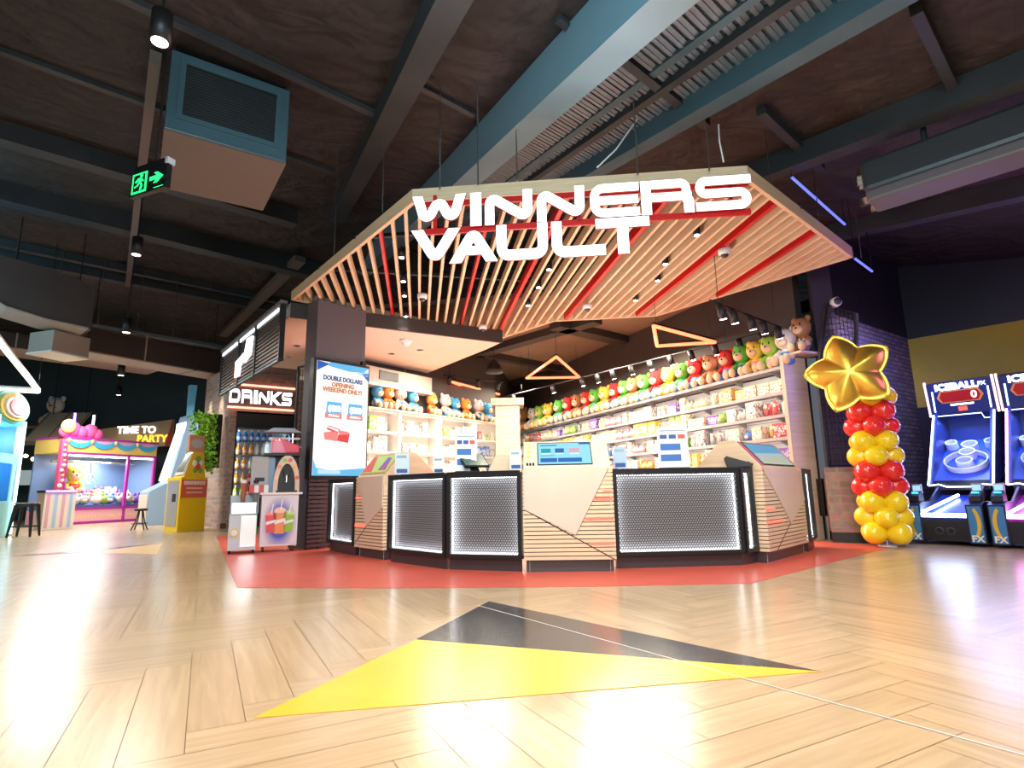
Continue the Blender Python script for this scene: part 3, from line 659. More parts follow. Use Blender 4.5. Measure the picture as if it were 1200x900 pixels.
sign_holder(514, 549, 'faint sign holder at the corner of the left panels', .22, .14, (.8, .85, .9), Y=7.5)
def flyer(px, Y, label, h, w_, rz):
    q = atY(px, 545, Y); t = thing('price_board', label, 'price board', (q.x, q.y, ZT + .022), rz, 'tall price boards behind the counter')
    MB().box(-w_ / 2, w_ / 2, 0, .01, .0, h).build('board', mat('board_white', (.85, .86, .88), .4), t)
    for k in range(3): MB().box(-w_ * .42 + k * w_ * .3, -w_ * .18 + k * w_ * .3, -.003, 0, h * .72, h * .82).build('printed_icon', mat(('print_navy', 'print_navy', 'print_red')[k], ((.03, .09, .3), (.03, .09, .3), (.6, .1, .08))[k], .5), t)
    for z in (.18, .44): MB().box(-w_ * .42, w_ * .25, -.003, 0, h * z, h * (z + .16)).build('printed_band', mat('print_blue', (.04, .16, .5), .5), t)
    MB().box(-w_ * .42, w_ * .42, -.003, 0, h * .9, h * .93).build('printed_line', mat('print_grey', (.3, .4, .5), .5), t)
    MB().box(-w_ / 2, w_ / 2, -.04, .06, -.001, .012).build('foot', FRAME, t)
flyer(546, 7.0, 'white price board with blue bands left of the small tablet', .47, .26, .25)
flyer(790, 6.98, 'white price board with blue bands behind the widest panel', .50, .36, -.1)
q = atY(559, 545, 6.96)
t = thing('tablet_till', 'black tablet till tilted on counter behind the squarish panel', 'tablet', (q.x, q.y, ZT + .022), .5)
xq = Matrix.Translation((0, 0, .05)) @ Matrix.Rotation(math.radians(38), 4, 'X')
MB(xq).box(-.17, .17, 0, .26, 0, .022).build('tablet', BLACK, t, bevel=.006); MB(xq).box(-.15, .15, .02, .24, .022, .025).build('screen', screen('screen_green', (.10, .22, .16), .8), t)
MB().prism([(0.02, 0), (.2, 0), (.2, .19), (.14, .14)], -.05, .05, 'x').build('stand', FRAME, t)
q = atY(589, 546, 6.84); t = thing('till_box', 'timber wedge back of a till beside the tilted tablet', 'till', (q.x, q.y, ZT + .022), .1)
MB().prism([(-.17, 0), (.17, 0), (.08, .19), (-.08, .19)], -.0, .18, 'y').build('body', KWOOD, t, bevel=.004)
MB().box(-.06, .06, .18, .185, .04, .14).build('screen', BLACK, t)
q = atY(866, 541, 7.0); t = thing('card_reader', 'black card scanner beside the right kiosk on the counter', 'card reader', (q.x, q.y, ZT + .022), -.35)
MB().prism([(-.14, 0), (.14, 0), (.16, .04), (-.02, .10), (-.14, .14), (-.17, .11)], -.06, .06, 'y').build('body', BLACK, t, bevel=.008); MB().box(-.02, .12, -.05, .05, .06, .066).build('screen', mat('grey_screen', (.05, .06, .07), .2), t)
# ================================================================== COLUMN WITH DISPLAY
DA, DB = V((-3.3, 9.5, 0)), V((-2.62, 10.28, 0))
dr = yaw(DA, DB); dv = (DB - DA).normalized(); dn = V((-dv.y, dv.x, 0))
COLP = mat('column_plum_grey', (.11, .095, .11), .6)
p = [DA + dn * .18 + dv * .06, DB + dn * .18 + dv * .02, DB + dn * .55 + dv * .02, DA + dn * .55 + dv * .06]
struct('column', MB().prism([tuple(q[:2]) for q in p], 0, ZC - .02), COLP)
t = thing('digital_display', 'tall lit advertising screen reading DOUBLE DOLLARS on the plum column', 'display screen', tuple(DA), dr)
DW = (DB - DA).length; z0, z1 = 1.19, 3.14
MB().box(-.05, DW + .03, .03, .17, z0 - .05, z1 + .05).build('casing', FRAME, t, bevel=.006)
MB().box(0, DW, .02, .031, z0, z1).build('screen', screen('display_white', (1, .975, .93), 1.0), t)
H_ = z1 - z0; zf = lambda f: z1 - f * H_
def dpoly(name, pts, m, y=.018): return MB().prism([(x * DW, zf(f)) for x, f in pts], y - .003, y, 'y').build(name, m, t)
CB1, CB2, CB3 = screen('ad_blue', (.02, .12, .5), 1), screen('ad_sky', (.12, .5, .85), 1), screen('ad_pale', (.5, .75, .95), 1)
CO, CR, CR2 = screen('ad_orange', (.62, .22, .06), 1), screen('ad_red', (.75, .06, .05), 1), screen('ad_pink', (.85, .25, .22), 1)
CN = screen('ad_navy', (.05, .10, .28), 1)
dpoly('graphic', [(0, 0), (.24, .015), (.0, .09)], CB1); dpoly('graphic', [(.24, 0), (1, 0), (.9, .05), (.6, .06), (.2, .035)], CB2); dpoly('graphic', [(.7, .07), (1, .03), (1, .085)], CB3); dpoly('graphic', [(.86, .06), (1, .05), (1, .13)], CB1)
dpoly('graphic', [(0, .93), (.35, .955), (1, .93), (1, 1), (0, 1)], CB2); dpoly('graphic', [(0, .86), (.08, .96), (0, .98)], CB2, .0165); dpoly('graphic', [(.09, .945), (.5, .955), (.5, .985), (.09, .985)], CB3, .0165)
for s, f, m_, sz, bx in (('DOUBLE DOLLARS', .145, CN, .108, .92), ('OPENING', .200, CO, .108, 1), ('WEEKEND ONLY!', .248, CO, .108, .96)):
    text('lettering', s, sz, m_, t, (.495 * DW, .014, zf(f)), sx=bx * .94, bold=.004)
for x0, am in ((.19, '$100'), (.60, '$200')):
    text('lettering', 'BUY' if am == '$100' else 'BUY', .05, CB3, t, ((x0 + .14) * DW, .014, zf(.335)))
    dpoly('offer_card', [(x0 + .02, .355), (x0 + .29, .355), (x0 + .29, .49), (x0, .49)], CB2); dpoly('offer_band', [(x0 - .01, .455), (x0 + .30, .455), (x0 + .30, .50), (x0 - .01, .50)], CR2, .0165)
    text('lettering', am, .14, SIGNW, t, ((x0 + .155) * DW, .012, zf(.415)), sx=.82, bold=.006)
    text('lettering', '100 Dollars' if am == '$100' else '200 Dollars', .045, SIGNW, t, ((x0 + .15) * DW, .010, zf(.477)))
dpoly('gift_box', [(.17, .63), (.44, .60), (.42, .70), (.19, .69)], CR2); dpoly('gift_lid', [(.25, .565), (.47, .595), (.43, .63), (.22, .60)], CR); dpoly('gift_lid', [(.245, .572), (.45, .60), (.43, .615), (.24, .587)], SWt, .0165)
dpoly('gift_box', [(.44, .64), (.66, .62), (.63, .71), (.42, .695)], CR); dpoly('gift_band', [(.44, .60), (.62, .61), (.66, .63), (.46, .645)], CR2, .0165)
MB().box(DW - .12, DW - .04, .04, .12, z1 + .055, z1 + .13).build('bracket', BLACK, t)
# lattice screen beside the column
LA, LB = V((-3.86, 10.05, 0)), V((-3.50, 9.80, 0)); LW_ = (LB - LA).length
t = thing('mesh_screen', 'tall black mesh screen on frame between slush machine and column', 'screen', tuple(LA), yaw(LA, LB))
mb = MB()
for x in (0, LW_ - .03): mb.box(x, x + .03, 0, .03, 0, 3.15)
mb.box(0, LW_, 0, .03, 3.12, 3.15); mb.box(0, LW_, 0, .03, 0, .03); mb.build('frame', BLACK, t)
mb = MB()
for k in range(34): mb.box(.03, LW_ - .03, .01, .018, .08 + k * .09, .088 + k * .09)
for k in range(5): mb.box(.05 + k * .085, .056 + k * .085, .018, .024, .03, 3.12)
mb.build('mesh', mat('bronze_metal', (.06, .035, .03), .45, .5), t)
# lattice cladding at the column foot
a, b = DA + dn * .1 - dv * .02, DA + dn * .1 + dv * .42
t = thing('slatted_cladding', 'dark plum slatted cladding at the foot of the display column', 'cladding', tuple(a - dn * .02), dr)
mb = MB()
for k in range(16): mb.box(0, .44, -.02, .01, .04 + k * .07, .09 + k * .07)
mb.build('slat', mat('plum_slat', (.06, .03, .035), .5), t); mb = MB()
for x in (0, .21, .42): mb.box(x, x + .03, .01, .04, 0, 1.15)
mb.build('batten', BLACK, t)
# ================================================================== BULKHEAD
BX = [V((-3.98, 9.9)), V((-.2, 12.0)), V((-.55, 12.6)), V((-3.0, 16.2)), V((-6.85, 13.5))]
struct('ceiling_bulkhead', MB().prism([tuple(p) for p in BX], 4.05, 4.30), PLAST)
mb = MB(); seg(mb, V((BX[0].x, BX[0].y, 4.3)), V((BX[1].x, BX[1].y, 4.3)), .06, .27); struct('trim_bulkhead', mb, mat('bulkhead_edge', (.04, .033, .03), .6))
LVA, LVB = atz(262, 412, 4.31), atz(333, 353, 4.31); LVA.z = LVB.z = 0; LL = (LVB - LVA).length
t = thing('louvred_sign_screen', 'long black louvred fascia with white logo hung above the drinks nook', 'sign', tuple(LVA), yaw(LVA, LVB))
zb_, zt_ = 3.22, 4.28
mb = MB(); mb.box(0, LL, -.06, .06, zt_ - .02, zt_ + .05); mb.build('top_rail', mat('rail_grey', (.22, .20, .19), .5), t)
MB().box(0, LL, -.03, .03, zb_, zb_ + .04).build('bottom_rail', STEEL, t)
for x in (0, LL * .36, LL * .64, LL - .06): MB().box(x, x + .06, -.045, .045, zb_, zt_).build('post', BLACK, t)
for (x0, x1) in ((.07, LL * .36), (LL * .36 + .06, LL * .64), (LL * .64 + .06, LL - .07)):
    mb = MB()
    for k in range(13): mb.box(x0, x1, -.02, .02, zb_ + .07 + k * .075, zb_ + .105 + k * .075)
    mb.build('louvre_panel', mat('louvre_grey', (.06, .055, .055), .5), t)
for (x0, x1) in ((.15, LL * .33), (LL * .38, LL * .62), (LL * .67, LL - .15)):
    MB().box(x0, x1, -.05, -.03, zt_ - .13, zt_ - .06).build('light_bar', glow('bar_white', (.8, .9, 1), .7), t)
lx = LL * .5
mb = MB(); mb.prism([(lx - .62, zb_ + .16), (lx - .30, zb_ + .16), (lx - .24, zb_ + .38), (lx + .04, zb_ + .42), (lx + .04, zb_ + .58), (lx - .62, zb_ + .50)], -.09, -.05, 'y')
mb.prism([(lx + .10, zb_ + .36), (lx + .52, zb_ + .46), (lx + .60, zb_ + .82), (lx + .20, zb_ + .84), (lx + .10, zb_ + .62)], -.09, -.05, 'y'); mb.build('logo', SIGNW, t)
MB().box(lx - .68, lx - .62, -.08, -.05, zb_ + .16, zb_ + .52).build('logo_edge', LEDR, t)
DLIT = glow('downlight_lens', (1, .92, .8), 6)
for (px, py, lb) in ((348, 405, 'round recessed downlight in soffit left of the column'), (338, 418, 'round recessed downlight at the soffit edge behind louvred fascia'), (459, 414.5, 'recessed downlight low in the white soffit right of column'), (492, 410, 'recessed downlight near the dome in the white soffit')):
    q = atz(px, py, 4.05); t = thing('recessed_downlight', lb, 'downlight', (q.x, q.y, 4.05), group='recessed downlights in the soffit')
    MB().lathe([(.10, -.006), (.10, 0), (.07, 0), (.07, -.006)], n=18).build('trim_ring', WHITE, t); MB().cyl((0, 0, -.004), .075, .003, 16).build('lens', DLIT, t)
q = atz(476, 398, 4.05); t = thing('dome_camera', 'white dome camera on soffit between the column and slat canopy', 'security camera', (q.x, q.y, 3.9))
MB().lathe([(.1, .08), (.13, .1), (.13, .15)], n=18).build('housing', WHITE, t, True); MB().ball((0, 0, .09), (.095, .095, .09), 14, 8).build('dome', WHITE, t, True)
# duct in the shop behind the soffit
q0 = V((-4.6, 13.6, 0)); t = thing('air_duct', 'beige ceiling duct with black grille above the orange plush toys', 'duct', (-3.9, 13.0, 0), yaw((-3.9, 13.0), (-2.0, 15.6)))
MB().box(-.9, 2.55, -.35, .35, 3.45, 3.85).build('duct_body', GREYB, t, bevel=.01); MB().box(-.9, 2.57, -.37, .37, 3.40, 3.47).build('lower_flange', PLAST, t)
MB().box(.75, 1.35, -.37, -.35, 3.56, 3.78).build('grille', BLACK, t)
for x in (-.2, 1.9): MB().tube([(x, 0, 3.85), (x, 0, 4.04)], .01, 6).build('hanger_rod', CHROME, t)
# ================================================================== DRINKS NOOK
PBR = brick('warm_brick', (.42, .24, .18), (.24, .16, .14), (.34, .28, .24), .42, .125, .018)
NB0, NB1 = V((-8.0, 16.0, 0)), V((-5.6, 17.7, 0)); NL = (NB1 - NB0).length; nr = yaw(NB0, NB1); nd = (NB1 - NB0).normalized(); nn_ = V((-nd.y, nd.x, 0))
def nook(x, y=0): return NB0 + nd * x + nn_ * y
FW = 1.75
def nbox(x0, x1, y0, y1, z0, z1): 
    return MB().prism([tuple(nook(*c)[:2]) for c in ((x0, y0), (x1, y0), (x1, y1), (x0, y1))], z0, z1)
struct('wall_nook_left', nbox(0, .12, 0, .8, 0, 3.25), PBR)
struct('wall_nook_top', nbox(0, NL, 0, .8, 3.25, 4.9), PBR)
struct('wall_nook_right', nbox(FW + .14, NL, 0, .8, 0, 3.25), PBR)
struct('wall_nook_recess', nbox(.12, FW + .14, .78, .85, 0, 3.25), BLACK)
struct('baseboard_nook', nbox(-.02, .12, -.02, .02, 0, .14), mat('nook_kick', (.06, .03, .025), .5))
a, b = NB0, V((-9.9, 18.2, 0))
wall('wall_nook_side', b, a, 0, 4.6, PBR, th=.2)
for k, f in enumerate((.3, .75)):
    q = a.lerp(b, f) + V((-.75, -.65, 0)) * .35; lamp('wall_washer', 'SPOT', (q.x, q.y, 4.5), 160, (1, .85, .55), .05, (q.x + .25, q.y + .2, 0), 45)
t = thing('neon_sign', 'white and red neon DRINKS sign on brick above the fridge', 'sign', tuple(on_wall(266, 480, NB0 - nn_ * .06, NB1 - nn_ * .06) * 1), nr); t.location.z = 0
SW_ = (on_wall(342, 480, NB0 - nn_ * .06, NB1 - nn_ * .06) - on_wall(266, 480, NB0 - nn_ * .06, NB1 - nn_ * .06)).length; z0_, z1_ = 3.47, 3.87
xs = 0.03; lw = SW_ / 6.05
for ch, k in (('D', 1), ('R', 1), ('I', .35), ('N', 1), ('K', 1), ('S', 1)):
    o = glyph(ch, lw * k * 1.0, z1_ - z0_, .04, glow('drinks_white', (1, .93, .9), 1.3), t); o.location = (xs, -.02, z0_); xs += lw * k * 1.0 + .035 * lw * 3
for z in (z0_ - .13, z1_ + .13): MB().tube([(0, -.03, z), (SW_ + .05, -.03, z)], .03, 8).build('neon_tube', glow('neon_pink', (1, .3, .2), 1.6), t, True)
MB().box(0, SW_, .0, .055, z0_ - .1, z1_ + .1).build('backing', mat('sign_back_grey', (.3, .25, .23), .6), t)
fr = thing('drinks_fridge', 'black upright drinks fridge with glass door in brick nook', 'fridge', tuple(nook(.14, .02)), nr)
MB().box(0, FW, .06, .70, 0, .05).build('plinth', BLACK, fr)
mb = MB(); mb.box(0, .07, .05, .72, .05, 3.2); mb.box(FW - .07, FW, .05, .72, .05, 3.2); mb.box(.07, FW - .07, .05, .72, 2.82, 3.2); mb.box(.07, FW - .07, .05, .72, .05, .78); mb.box(.07, FW - .07, .69, .72, .78, 2.82); mb.build('cabinet', BLACK, fr)
MB().box(.1, FW - .1, .03, .05, .12, .68).build('lower_grille', DARK, fr)
MB().box(.07, FW - .07, .66, .69, .78, 2.82).build('back_panel', mat('fridge_white', (.8, .85, .88), .5), fr)
MB().box(.075, .09, .1, .12, .8, 2.8).build('led_strip', LEDW, fr); MB().box(FW - .09, FW - .075, .1, .12, .8, 2.8).build('led_strip', LEDW, fr)
mb = MB(); mb.box(.05, .10, 0, .05, .78, 2.86); mb.box(FW - .10, FW - .05, 0, .05, .78, 2.86); mb.box(.05, FW - .05, 0, .05, 2.80, 2.86); mb.box(.05, FW - .05, 0, .05, .76, .82); d_ = mb.build('door', DARK, fr)
MB().box(.10, FW - .10, .02, .03, .82, 2.80).build('pane', glass('fridge_glass'), d_); MB().tube([(FW - .14, -.05, 1.5), (FW - .14, -.05, 2.2)], .015, 8).build('handle', CHROME, d_)
SH = [.84, 1.22, 1.62, 2.02, 2.40]
for z in SH[1:]: MB().box(.08, FW - .08, .12, .65, z - .02, z).build('shelf', CHROME, fr)
BCOL = [('blue', (.02, .2, .65)), ('white', (.8, .8, .78)), ('orange', (.85, .35, .05)), ('lime', (.4, .65, .06)), ('red', (.7, .03, .05)), ('pale blue', (.3, .6, .8)), ('yellow', (.85, .65, .06))]
PATS = [[3, 4, 0, 0, 4, 3], [2, 4, 3, 1, 3, 4], [2, 1, 1, 2, 6, 1], [2, 2, 1, 1, 6, 1], [0, 0, 0, 0, 5, 0]]
bme = {}
def bottle(ci, lb, loc, rz, s):
    n_, c = BCOL[ci]
    t = thing('drink_bottle', lb, 'bottle', loc, rz, 'bottles in the drinks fridge'); t.scale = (s, s, s)
    if ci not in bme:
        o1 = MB().lathe([(.055, 0), (.06, .02), (.06, .15), (.05, .19), (.022, .235), (.022, .26)], n=12).build('bottle_body', mat('drink_' + n_.replace(' ', '_'), c, .15), None, True)
        o2 = MB().cyl((0, 0, .26), .026, .025, 10).build('cap', mat('cap_white', (.8, .8, .8), .4), None); o3 = MB().cyl((0, 0, .05), .0615, .08, 12).build('wrapper', mat('wrap_' + n_.replace(' ', '_'), tuple(.5 * x + .45 for x in c), .4), None)
        bme[ci] = [o1.data, o2.data, o3.data]; [bpy.data.objects.remove(o) for o in (o1, o2, o3)]
    for me in bme[ci]: o = bpy.data.objects.new(me.name.split('.')[0], me); COL.objects.link(o); o.parent = t
shn = ['bottom', 'second lowest', 'middle', 'second highest', 'top']
for r, z in enumerate(SH):
    for k in range(9):
        ci = PATS[r][(k * 6) // 9]; q = nook(.14 + .2 + k * .168, .02 + .22)
        bottle(ci, f'{nth(k)} bottle from left, {BCOL[ci][0]}, on {shn[r]} fridge shelf', (q.x, q.y, z), nr, 1.12)
# hanging planter on the brick corner
q = NB0 + V((-.65, .76, 0)) * .42 + V((-.76, -.65, 0)) * .40; t = thing('vertical_planter', 'bright green vertical planter on brick corner beside the fridge', 'plant', (q.x, q.y, 0), -.10)
MB().box(-.32, .32, .0, .12, 1.65, 3.15).build('planter_box', BLACK, t)
rnd = random.Random(5)
lm = [MB(), MB()]
for k in range(620):
    x, z = rnd.uniform(-.36, .34), rnd.uniform(1.55, 3.2); y = -rnd.uniform(.0, .26); c = V((x, y, z)); s = rnd.uniform(.08, .16)
    d = V((rnd.uniform(-1, 1), rnd.uniform(-1, .1), rnd.uniform(-.9, .8))).normalized(); e = d.cross(V((rnd.uniform(-1, 1), 1, rnd.uniform(-1, 1)))).normalized()
    u = d.cross(e)
    lm[k % 2].add([c, c + d * s * .5 + e * s * .4 + u * .01, c + d * s, c + d * s * .5 - e * s * .32 + u * .01, c + d * s * .5 - u * .02], [(0, 1, 4), (1, 2, 4), (2, 3, 4), (3, 0, 4)])
lm[0].build('foliage', mat('leaf_lime', (.42, .68, .04), .5), t); lm[1].build('foliage', mat('leaf_green', (.16, .42, .03), .5), t)
# ================================================================== SLUSH MACHINE
SA_, SB2 = atz(303, 648), atz(347, 645.5); sr = yaw(SA_, SB2); W_ = (SB2 - SA_).length
ct = thing('slush_cart', 'white slush cart printed with three cups beside the mesh screen', 'cart', tuple(SA_), sr)
CW = mat('cart_white', (.82, .80, .82), .35)
D_ = .42; zt_ = zup(SA_, 580)
MB().box(0, W_, 0, D_, .09, zt_).build('cabinet', CW, ct, bevel=.006)
MB().box(-.03, W_ + .05, -.04, D_ + .03, zt_, zt_ + .035).build('top', CW, ct, bevel=.004)
for x in (.06, W_ - .06):
    for y in (.07, D_ - .07):
        MB().cyl((x, y, .045), .012, .05, 8).build('caster_stem', CHROME, ct); MB().tube([(x - .015, y, .036), (x + .015, y, .036)], .036, 12).build('caster_wheel', BLACK, ct)
def decal():
    mt = mat('decal_blue', (.1, .12, .6), .4); n, l = nt(mt); b = n['Principled BSDF']
    tc = n.new('ShaderNodeTexCoord'); g = n.new('ShaderNodeTexGradient'); g.gradient_type = 'SPHERICAL'; mp = n.new('ShaderNodeMapping'); mp.vector_type = 'POINT'
    mp.inputs['Location'].default_value = (-1, 0, -1.0); mp.inputs['Scale'].default_value = (2 / W_, 0, 2 / (zt_ * 1.02)); l.new(tc.outputs['Object'], mp.inputs[0]); l.new(mp.outputs[0], g.inputs[0])
    r = n.new('ShaderNodeValToRGB'); e = r.color_ramp.elements; e[0].position = .05; e[0].color = (.78, .72, .80, 1); e[1].position = .5; e[1].color = (.08, .10, .55, 1)
    l.new(g.outputs[0], r.inputs[0]); l.new(r.outputs[0], b.inputs['Base Color']); return mt
MB().box(.02, W_ - .02, -.006, 0, .12, zt_ - .03).build('printed_panel', decal(), ct)
def cup(parent, cx, cz, s, m1, m2):
    MB().prism([(cx - .06 * s, cz), (cx + .06 * s, cz), (cx + .085 * s, cz + .27 * s), (cx - .085 * s, cz + .27 * s)], -.009, -.006, 'y').build('printed_cup', m1, parent)
    MB().prism([(cx + .085 * s * math.cos(a), cz + .27 * s + .075 * s * math.sin(a)) for a in [PI * k / 10 for k in range(11)]], -.009, -.006, 'y').build('printed_dome', m2, parent)
    MB().prism([(cx - .065 * s, cz + .12 * s), (cx + .07 * s, cz + .16 * s), (cx + .07 * s, cz + .2 * s), (cx - .07 * s, cz + .17 * s)], -.0105, -.009, 'y').build('printed_band', mat('cup_white', (.85, .85, .9), .4), parent)
    MB().prism([(cx - .005, cz + .3 * s), (cx + .012, cz + .3 * s), (cx + .035, cz + .45 * s), (cx + .02, cz + .45 * s)], -.0105, -.009, 'y').build('printed_straw', mat('cup_white', (.85, .85, .9), .4), parent)
cup(ct, W_ * .27, .30, 1.0, mat('slush_red', (.75, .08, .09), .4), mat('slush_pink', (.85, .3, .3), .4)); cup(ct, W_ * .75, .30, 1.0, mat('slush_lime', (.3, .55, .05), .4), mat('slush_pale', (.6, .75, .3), .4)); cup(ct, W_ * .51, .28, 1.2, mat('slush_orange', (.85, .3, .1), .4), mat('slush_peach', (.9, .6, .45), .4))
sm = thing('slush_machine', 'frozen slush dispenser with pink drink in clear bowl on the cart', 'drink dispenser', tuple(SA_ + V((0, 0, zt_ + .035))), sr)
bz = .62
MB().box(W_ * .30, W_ * .96, .20, .40, 0, .60).build('body', BLACK, sm, bevel=.01); MB().box(W_ * .05, W_ * .32, .1, .38, .0, .56).build('side_panel', mat('machine_blue', (.18, .32, .5), .35), sm, bevel=.01)
arch = [(W_ * .64 + W_ * .36 * math.cos(a), .10 + .50 * math.sin(a)) for a in [PI * k / 20 for k in range(21)]]; inner = [(W_ * .64 + W_ * .24 * math.cos(a), .10 + .36 * math.sin(a)) for a in [PI * k / 20 for k in range(20, -1, -1)]]
MB().prism(arch + [(W_ * .28, 0), (W_ * .40, 0)] + inner + [(W_ * .88, 0), (W_ * 1.0, 0)], .0, .09, 'y').build('arch', mat('arch_cream', (.75, .55, .42), .35), sm)
for k, c in enumerate(((.8, .15, .1), (.9, .5, .1), (.75, .1, .15), (.3, .6, .1), (.85, .3, .2), (.9, .6, .3))):
    a = PI * (.1 + k * .16); MB().tube([(W_ * .64 + W_ * .30 * math.cos(a), -.006, .10 + .43 * math.sin(a)), (W_ * .64 + W_ * .30 * math.cos(a), .0, .10 + .43 * math.sin(a))], .032, 12).build('fruit_print', mat('fruit_%d%d' % (c[0] * 10, c[1] * 10), c, .4), sm)
MB().box(W_ * .42, W_ * .88, .08, .20, .0, .44).build('dispense_well', DARK, sm); MB().box(W_ * .55, W_ * .72, -.01, .1, .26, .36).build('tap', BLACK, sm, bevel=.008); MB().tube([(W_ * .635, .0, .28), (W_ * .635, -.04, .16)], .012, 8).build('tap_lever', CHROME, sm)
MB().box(W_ * .36, W_ * .94, -.03, .12, 0, .03).build('drip_tray', DARK, sm)
def barrel(x0, x1, y0, y1, z0_, z1_, fill=1.0, rr=.5):
    pts = []; w_ = y1 - y0; h_ = z1_ - z0_
    for k in range(15): a = PI * k / 14; pts.append((y0 + w_ / 2 - w_ / 2 * math.cos(a), z0_ + h_ * (1 - rr) + h_ * rr * math.sin(a)))
    return MB().prism(pts + [(y1, z0_), (y0, z0_)], x0, x1, 'x')
barrel(0, W_ * 1.0, .0, .40, bz, bz + .38).build('bowl', glass('bowl_glass', (.97, .95, .97)), sm)
MB().prism([(.10, bz + .01), (W_ * .96, bz + .01), (W_ * .96, bz + .14), (W_ * .45, bz + .25), (.10, bz + .25)], .03, .37, 'y').build('slush', mat('slush_pink_ice', (.85, .07, .13), .35), sm, bevel=.02)
MB().box(.06, W_ * .98, .17, .22, bz + .25, bz + .28).build('auger', WHITE, sm)
MB().box(-.01, W_ * 1.01, -.01, .41, bz - .03, bz + .01).build('bowl_tray', BLACK, sm); MB().prism([(.0, bz + .36), (W_ * .2, bz + .43), (W_ * .8, bz + .43), (W_ * 1.0, bz + .36)], .08, .32, 'y').build('bowl_lid', mat('lid_navy', (.2, .22, .3), .3), sm)
MB().box(W_ * .35, W_ * .75, .115, .12, bz + .375, bz + .42).build('lid_label', mat('print_red', (.6, .1, .08), .5), sm)
t = thing('napkin_dispenser', 'grey upright box standing left of the slush dispenser', 'dispenser', tuple(SA_ + V((math.cos(sr) * -.06, math.sin(sr) * -.06 + .1, zt_ + .035))), sr)
MB().box(-.16, .10, .0, .20, .12, .58).build('case', mat('case_grey', (.42, .42, .44), .4), t, bevel=.008); MB().box(-.14, .08, .03, .17, 0, .13).build('base', BLACK, t); MB().box(-.10, .04, -.005, .0, .18, .24).build('slot', BLACK, t)
rk = thing('cup_rack', 'pale blue side rack holding cups and straws beside the cart', 'rack', tuple(SA_ + V((-.45 * math.cos(sr), -.45 * math.sin(sr) , 0))), sr)
MB().box(0, .40, .02, .42, .05, .60).build('bin', mat('bin_blue_white', (.62, .70, .80), .4), rk, bevel=.006); MB().box(.17, .39, .01, .02, .10, .58).build('steel_front', CHROME, rk)
MB().tube([(.085, .005, .32), (.085, .02, .32)], .07, 16).build('badge', mat('badge_yellow', (.75, .6, .2), .4), rk); MB().tube([(.085, .0, .32), (.085, .004, .32)], .045, 16).build('badge_centre', mat('cup_white', (.85, .85, .9), .4), rk)
MB().box(.02, .38, .0, .3, .60, .78).build('straw_tray', CHROME, rk, bevel=.004); MB().box(0, .42, .3, .42, .6, zt_).build('back_board', mat('bin_blue_white', (.62, .70, .80), .4), rk)
for x in (.03, .37):
    for y in (.06, .44): MB().cyl((x, y, 0), .02, .055, 8).build('foot', BLACK, rk)
for i, (x, c) in enumerate(((.12, (.75, .35, .2)), (.30, (.5, .5, .55)))):
    o = thing('cup_stack', ('orange paper cup stack leaning in rack beside the cart', 'grey cup stack with black lid in rack beside the cart')[i], 'cups', tuple(rk.location + V((x * math.cos(sr), x * math.sin(sr) + .13, .78))), sr)
    MB().lathe([(.03, 0), (.045, .30), (.05, .30)], n=14).build('cup_body', mat('cupstack%d' % i, c, .4), o, True); MB().cyl((0, 0, .30), .048, .05, 14).build('lid', (mat('cup_white', (.85, .85, .9), .4), BLACK)[i], o)
o = thing('cup_tray', 'red and white cup tray at front left of the cart top', 'tray', tuple(SA_ + V((-.18 * math.cos(sr), -.18 * math.sin(sr) - .02, zt_ + .036))), sr)
for k in range(4): MB().box(.0 + k * .07, .065 + k * .07, 0, .16, 0, .12).build('sleeve', (mat('print_red', (.6, .1, .08), .5), mat('cup_white', (.85, .85, .9), .4))[k % 2], o)
# ================================================================== SHOP: shelves
def frame_on(a, b):     # a = left end as seen from inside
    d = (b - a).normalized(); n = V((d.y, -d.x, 0)); return d, n, yaw(a, b)
rd, rn, rr_ = frame_on(RW1, RW0)    # left (far) -> right (near), normal into the shop
RLEN = (RW0 - RW1).length
ROWS = [2.95, 2.52, 2.12, 1.72, 1.32]
SHM = mat('shelf_grey', (.25, .25, .26), .4); GRID = mat('back_panel_white', (.62, .60, .58), .6)
rown = ['plush shelf', 'first shelf under the plush', 'second shelf under the plush', 'third shelf under the plush', 'lowest visible shelf']
q = RW1 + rn * .02
t = thing('slatwall_panel', 'white slatwall panel behind the long merchandise shelves', 'display panel', tuple(q), rr_)
MB().box(.4, RLEN - .05, -.02, .0, .3, 2.9).build('board', GRID, t); mb = MB()
for k in range(25): mb.box(.4, RLEN - .05, -.026, -.02, .35 + k * .1, .36 + k * .1)
mb.build('groove_rail', SHM, t)
SHELF_FILL = glow('shelf_led', (1, .93, .82), 9)  # glow added under the shelves to brighten the goods
